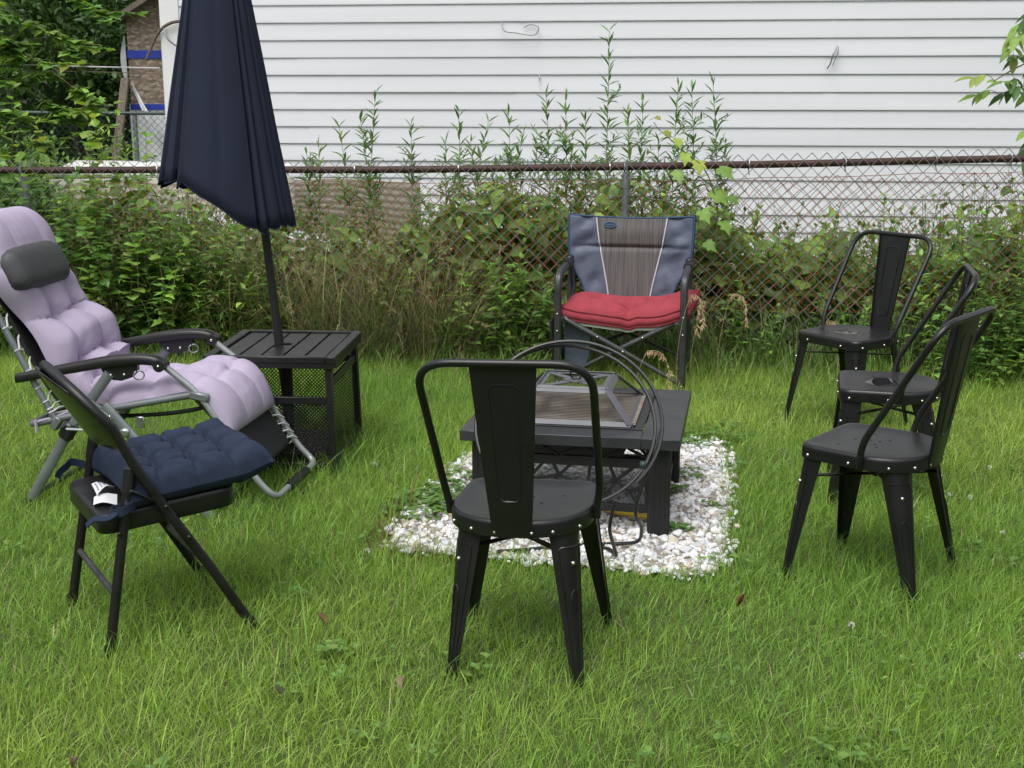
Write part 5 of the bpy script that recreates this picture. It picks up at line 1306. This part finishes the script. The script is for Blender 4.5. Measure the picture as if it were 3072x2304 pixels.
# dense bush at right end
bush=thing('bush','dense green bush with creeper over the right end of the fence','bush',(2.70,6.98,0))
la,sa=NP(),NP()
for k in range(130):
    x=rng.normal(.12,.26);y=rng.normal(.02,.14);h=rng.uniform(.25,1.22)*(1-.25*abs(x))
    if k>95: y=rng.normal(-.18,.08);h=rng.uniform(.2,.6);x=rng.normal(0,.3)
    weed(la,sa,(x,y,0),(x+rng.normal(0,.12),y+rng.normal(-.04,.08),h),int(rng.integers(16,30)),rng.uniform(.05,.085),rng.uniform(.022,.042),MID if rng.random()<.6 else LT if rng.random()<.4 else DK,OVATE,bow=(rng.normal(0,.06),-.04,0),pairs=rng.random()<.6,t0=.15,up=.2,taper=.4)
la.build('foliage',LEAF,bush); sa.build('stems',STEMM,bush)
# drooping dry seed heads right of the camp chair
for i,(x,y,h,dx,lab) in enumerate(((.88,6.25,.56,.05,'golden drooping grass head beside the camp chair right leg'),(.98,6.45,.50,-.03,'dry grass stalk second right of the camp chair leg'),(1.10,6.35,.55,.06,'dry grass stalk third right of the camp chair leg, drooping'),(.62,5.75,.38,.08,'dry grass stalk leaning in front of the camp chair legs'),(1.55,6.3,.42,.1,'thin straw stalk before the rear bistro chair'))):
    acc=NP(); root=thing('grass_stalk',lab,'grass stalk',(x,y,0),0,'dry grass stalks by the camp chair')
    pts=curve((-.05,0,0),(0,0,h),(-.03,0,.02),8); pts=np.concatenate([pts,curve(pts[-1],pts[-1]+np.array([dx*1.2,-.02,-.16]),(dx*.4,0,.05),7)[1:]])
    stem(acc,pts,.0020,.0012,(.40,.31,.17),3); n=70;P=at(pts,rng.uniform(.52,1,n));D=np.stack([rng.normal(.1,.35,n),rng.normal(0,.35,n),rng.normal(-.9,.3,n)],1)
    leafset(acc,P,D,rng.normal(0,1,(n,3)),rng.uniform(.015,.04,n),.0055,jit((.50,.38,.22),n,.15,.05),LANCE); acc.build('seed_head',STRAW,root)
# grape vine over the rail
vine=thing('grape_vine','bright yellow-green grape vine climbing over the rail above the camp chair','vine',(0,0,0))
la,sa=NP(),NP(); VP=np.array([(1.16,7.33,.60),(1.17,7.32,.85),(1.13,7.32,1.02),(1.07,7.33,1.13),(.98,7.36,1.20),(.90,7.38,1.27),(.83,7.39,1.33),(.80,7.39,1.37)])
VP2=np.array([tuple(p) for p in catmull(VP,5)]); stem(sa,VP2,.005,.002,(.13,.16,.05))
for (x,z,s,c) in ((1.19,1.08,.115,LT),(1.16,.95,.13,LT),(1.07,1.12,.10,YG),(1.00,1.16,.085,YG),(.95,1.24,.07,YG),(.88,1.28,.06,(.28,.33,.06)),(.83,1.36,.04,(.30,.33,.07)),(1.22,.78,.10,LT),(1.10,.84,.10,LT),(1.02,.74,.09,MID),(1.25,.92,.08,MID),(1.13,.66,.09,MID),(.95,1.06,.09,LT)):
    y=fy(x)-.06; leafset(la,[(x-.02,y+.02,z+.04)],[(rng.normal(.5,.4),-.45,-.5)],[(rng.normal(0,.2),-.8,.7)],s,s*.95,jit(c,1,.06,.04),LOBED); stem(sa,[(x-.05,y+.05,z+.02),(x-.02,y+.02,z+.04)],.0015,.001,(.14,.16,.05))
la.build('leaves',LEAF,vine); sa.build('stem',STEMM,vine)

# ------------------------------------------------------------------ trees
def crown(acc,c,rad,n,L,cols,tpl,clumps=26,fill=.55):
    c=np.array(c);rad=np.array(rad)
    cc=unit(rng.normal(0,1,(clumps,3)))*rad*rng.uniform(.35,1,(clumps,1))**.6+c
    cr=rng.uniform(.22,.5,clumps)*rad.mean()
    k=rng.integers(clumps,size=n); P=cc[k]+unit(rng.normal(0,1,(n,3)))*(cr[k]*rng.random(n)**.45)[:,None]*np.array([1,1,.75])
    D=np.stack([rng.normal(0,1,n),rng.normal(0,1,n),rng.normal(-.35,.5,n)],1);N=np.tile([0,0,1.],(n,1))+rng.normal(0,.45,(n,3))
    cl=np.array(cols)[rng.integers(len(cols),size=clumps)][k]
    leafset(acc,P,D,N,L*rng.uniform(.7,1.3,n),L*.6*rng.uniform(.7,1.3,n),cl*np.exp(rng.normal(0,.2,(n,1))),tpl); return cc
def tree(name,label,base,h,cr,rad,n,L,cols,tpl=OVATE,r=.16,clumps=26,lift=0.):
    root=thing(name,label,'tree',(*base,0)); la=NP(); cc=crown(la,(0,0,h+lift),rad,n,L,cols,tpl,clumps); la.build('crown',LEAF,root)
    mb=MB(); mb.tube(catmull([(0,0,-.1),(.03,.02,h*.3),(-.04,.03,h*.65),(.02,0,h*1.15)],5),[r*(1-.6*i/15) for i in range(16)],9)
    for q in cc[:10]:
        mb.tube(catmull([(0,0,h*rng.uniform(.4,.8)),tuple(q*.5+np.array([0,0,h*.35])),tuple(q)],4),[r*.35*(1-.09*i) for i in range(9)],5)
    mb.build('trunk',BARK,root)
DKT=[(.030,.068,.018),(.042,.090,.022),(.055,.115,.028)]
tree('broadleaf_tree','large dark tree behind the strand board shed',(-5.4,22.5),4.2,1,(3.4,2.2,4.0),9500,.15,DKT,OVATE,.2,44)
tree('broadleaf_tree','dark leafy tree left of the shed in the far background',(-8.2,21),3.4,1,(2.9,2.0,3.6),9500,.14,DKT,OVATE,.18,44)
tree('broadleaf_tree','tall dark tree far behind at the left edge',(-11.6,23),4.4,1,(3.4,2.4,4.4),8000,.16,DKT,OVATE,.2,40)
tree('broadleaf_tree','shaded tree filling the gap between shed and fence',(-6.4,19.2),1.9,1,(1.35,.9,1.9),6500,.11,DKT+[(.07,.13,.03)],OVATE,.10,34)
la=NP(); n=15000; P=np.stack([rng.uniform(-30,8,n),rng.uniform(26,29,n),rng.random(n)**.8*9],1)
leafset(la,P,rng.normal(0,1,(n,3)),rng.normal(0,1,(n,3))+np.array([0,-.8,.8]),.55*rng.uniform(.6,1.3,n),.36,jit((.034,.072,.02),n,.25,.1),OVATE)
o=la.build('woods',LEAF); tag(o,'mass of dark trees in the far background','woods',kind='stuff')
# brush in front of the far fence
la,sa=NP(),NP()
for k in range(260):
    x=rng.uniform(-9,-3.0);y=rng.uniform(11.5,15.4);h=rng.uniform(.3,1.05)*(1.05 if y>13 else .8)
    weed(la,sa,(x,y,0),(x+rng.normal(0,.2),y,h),int(rng.integers(14,24)),rng.uniform(.08,.13),rng.uniform(.035,.06),MID if rng.random()<.6 else DK,OVATE,t0=.1,up=.2,taper=.4)
o=la.build('brush',LEAF); tag(o,'low green brush growing up to the far chain-link fence','brush',kind='stuff'); sa.build('stems',STEMM,o)
# weeds by the house corner
la,sa=NP(),NP(); root=thing('corner_weed','lush green weed growing at the corner of the white house','weed',(-2.95,9.6,0))
for k in range(26):
    weed(la,sa,(rng.normal(0,.14),rng.normal(0,.12),0),(rng.normal(0,.2),rng.normal(-.05,.12),rng.uniform(.7,1.38)),26,.12,.028,LT if k%3 else MID,LANCE,t0=.25,up=.3,taper=.4)
la.build('leaves',LEAF,root); sa.build('stem',STEMM,root)
# maple sapling near left with hanging boughs
root=thing('maple_sapling','light green maple sapling with drooping boughs at the upper left','tree',(-4.75,10.6,0)); la,sa=NP(),NP()
mb=MB(); mb.tube(catmull([(0,0,-.05),(.05,.02,.8),(.0,.05,1.7),(.12,0,2.8),(.1,0,3.6)],6),[.075*(1-.7*i/24) for i in range(25)],10)
mb.tube(catmull([(-.35,.2,0),(-.32,.2,1.0),(-.40,.22,2.4),(-.3,.2,3.6)],6),[.055]*19,8)
mb.build('trunk',BARK,root)
BO=[((.05,0,2.6),(1.55,-.2,2.12)),((.05,0,2.3),(1.30,.1,1.78)),((.0,0,2.9),(1.2,.1,2.75)),((.0,.02,1.9),(1.0,-.1,1.62)),((.0,.02,2.1),(1.45,-.3,1.45)),((.04,0,1.5),(.95,-.2,1.15)),((.04,0,1.7),(1.25,-.1,1.28)),((.0,0,2.5),(.75,-.4,2.0)),((.0,0,1.2),(.7,-.1,.85)),((.1,0,3.2),(1.4,0,2.9)),((.0,0,1.8),(.55,-.5,1.7)),((-.3,.1,2.4),(.3,-.6,2.2)),((-.3,.1,1.6),(.2,-.6,1.3)),((0,0,1.0),(.5,-.4,.7))]
for a,b in BO:
    pts=curve(a,b,(0,0,.16),9); stem(sa,pts,.010,.003,(.12,.10,.06))
    for q in range(11):
        t=rng.uniform(.2,1);p=at(pts,[t])[0];e=p+np.array([rng.normal(.16,.12),rng.normal(0,.12),rng.normal(-.08,.08)])
        weed(la,sa,p,e,12,.125,.12,LT if rng.random()<.65 else YG if rng.random()<.12 else MID,LOBED,t0=.1,up=-.15,taper=.3,r=.002)
la.build('crown',LEAF,root); sa.build('branch',STEMM,root)
# box elder reaching in at right
root=thing('box_elder','box elder sapling with drooping compound leaves entering at the right edge','tree',(3.62,7.95,0)); la,sa=NP(),NP()
mb=MB(); mb.tube(catmull([(0,0,-.05),(.03,.02,.9),(-.05,.0,1.8),(.05,.05,3.0)],6),[.045*(1-.7*i/18) for i in range(19)],9); mb.build('trunk',BARK,root)
def compound(p,d,L,c,m=5):
    p=np.array(p);d=unit(np.array(d,float));pts=curve(p,p+d*L,(0,0,.02),6,(0,0,-.04)); stem(sa,pts,.0022,.0014,(.16,.15,.06),3)
    sidev=unit(np.cross(d,[0,0,1.]))
    leafset(la,[pts[-1]],[d+np.array([0,0,-.5])],[(0,-.4,1)],.125,.055,jit(c,1,.06,.04),OVATE)
    for t in (.55,.85):
        for s in (-1,1):
            leafset(la,[at(pts,[t])[0]],[d*.5+sidev*s*.9+np.array([0,0,-.75+rng.normal(0,.15)])],[(0,-.5,1)],.115*rng.uniform(.85,1.1),.046,jit(c,1,.08,.05),OVATE)
for a,b in (((-.04,0,1.75),(-.80,-.25,1.60)),((-.04,0,1.5),(-.75,-.2,1.52)),((0,0,2.0),(-.70,-.2,1.90)),((0,0,1.4),(-.55,-.3,1.30)),((0,0,2.2),(.6,.3,2.5)),((0,0,2.5),(-.5,-.3,2.7)),((0,0,1.9),(.5,-.3,1.9))):
    pts=curve(a,b,(0,0,.08),8); stem(sa,pts,.007,.003,(.13,.13,.06))
    for t in (.55,.75,.9,1.): compound(at(pts,[t])[0],(rng.normal(-.5,.4)*(1 if b[0]<0 else -1),rng.normal(-.3,.4),rng.normal(-.15,.25)),.12,(.27,.37,.09) if (t==1. and b[2]>1.55) else LT if rng.random()<.7 else (.06,.15,.03))
la.build('crown',LEAF,root); sa.build('branch',STEMM,root)

# unseen tree ring, suggested by reflections, added to darken blacks and cut low light
la=NP(); n=16000; th=rng.uniform(R(150),R(390),n); rr_=rng.uniform(13,17,n); P=np.stack([rr_*np.cos(th),rr_*np.sin(th)-1.,.2+rng.random(n)**.85*5.2],1)
P=P[~((P[:,1]>2)&(np.abs(P[:,0])<9))]; n=len(P)
leafset(la,P,rng.normal(0,1,(n,3)),rng.normal(0,1,(n,3))+np.array([0,0,.8]),.75*rng.uniform(.6,1.3,n),.5,jit((.05,.095,.026),n,.25,.1),OVATE)
o=la.build('woods',LEAF); tag(o,'unseen ring of dark trees added behind and beside the camera to cut low light','woods',kind='stuff')
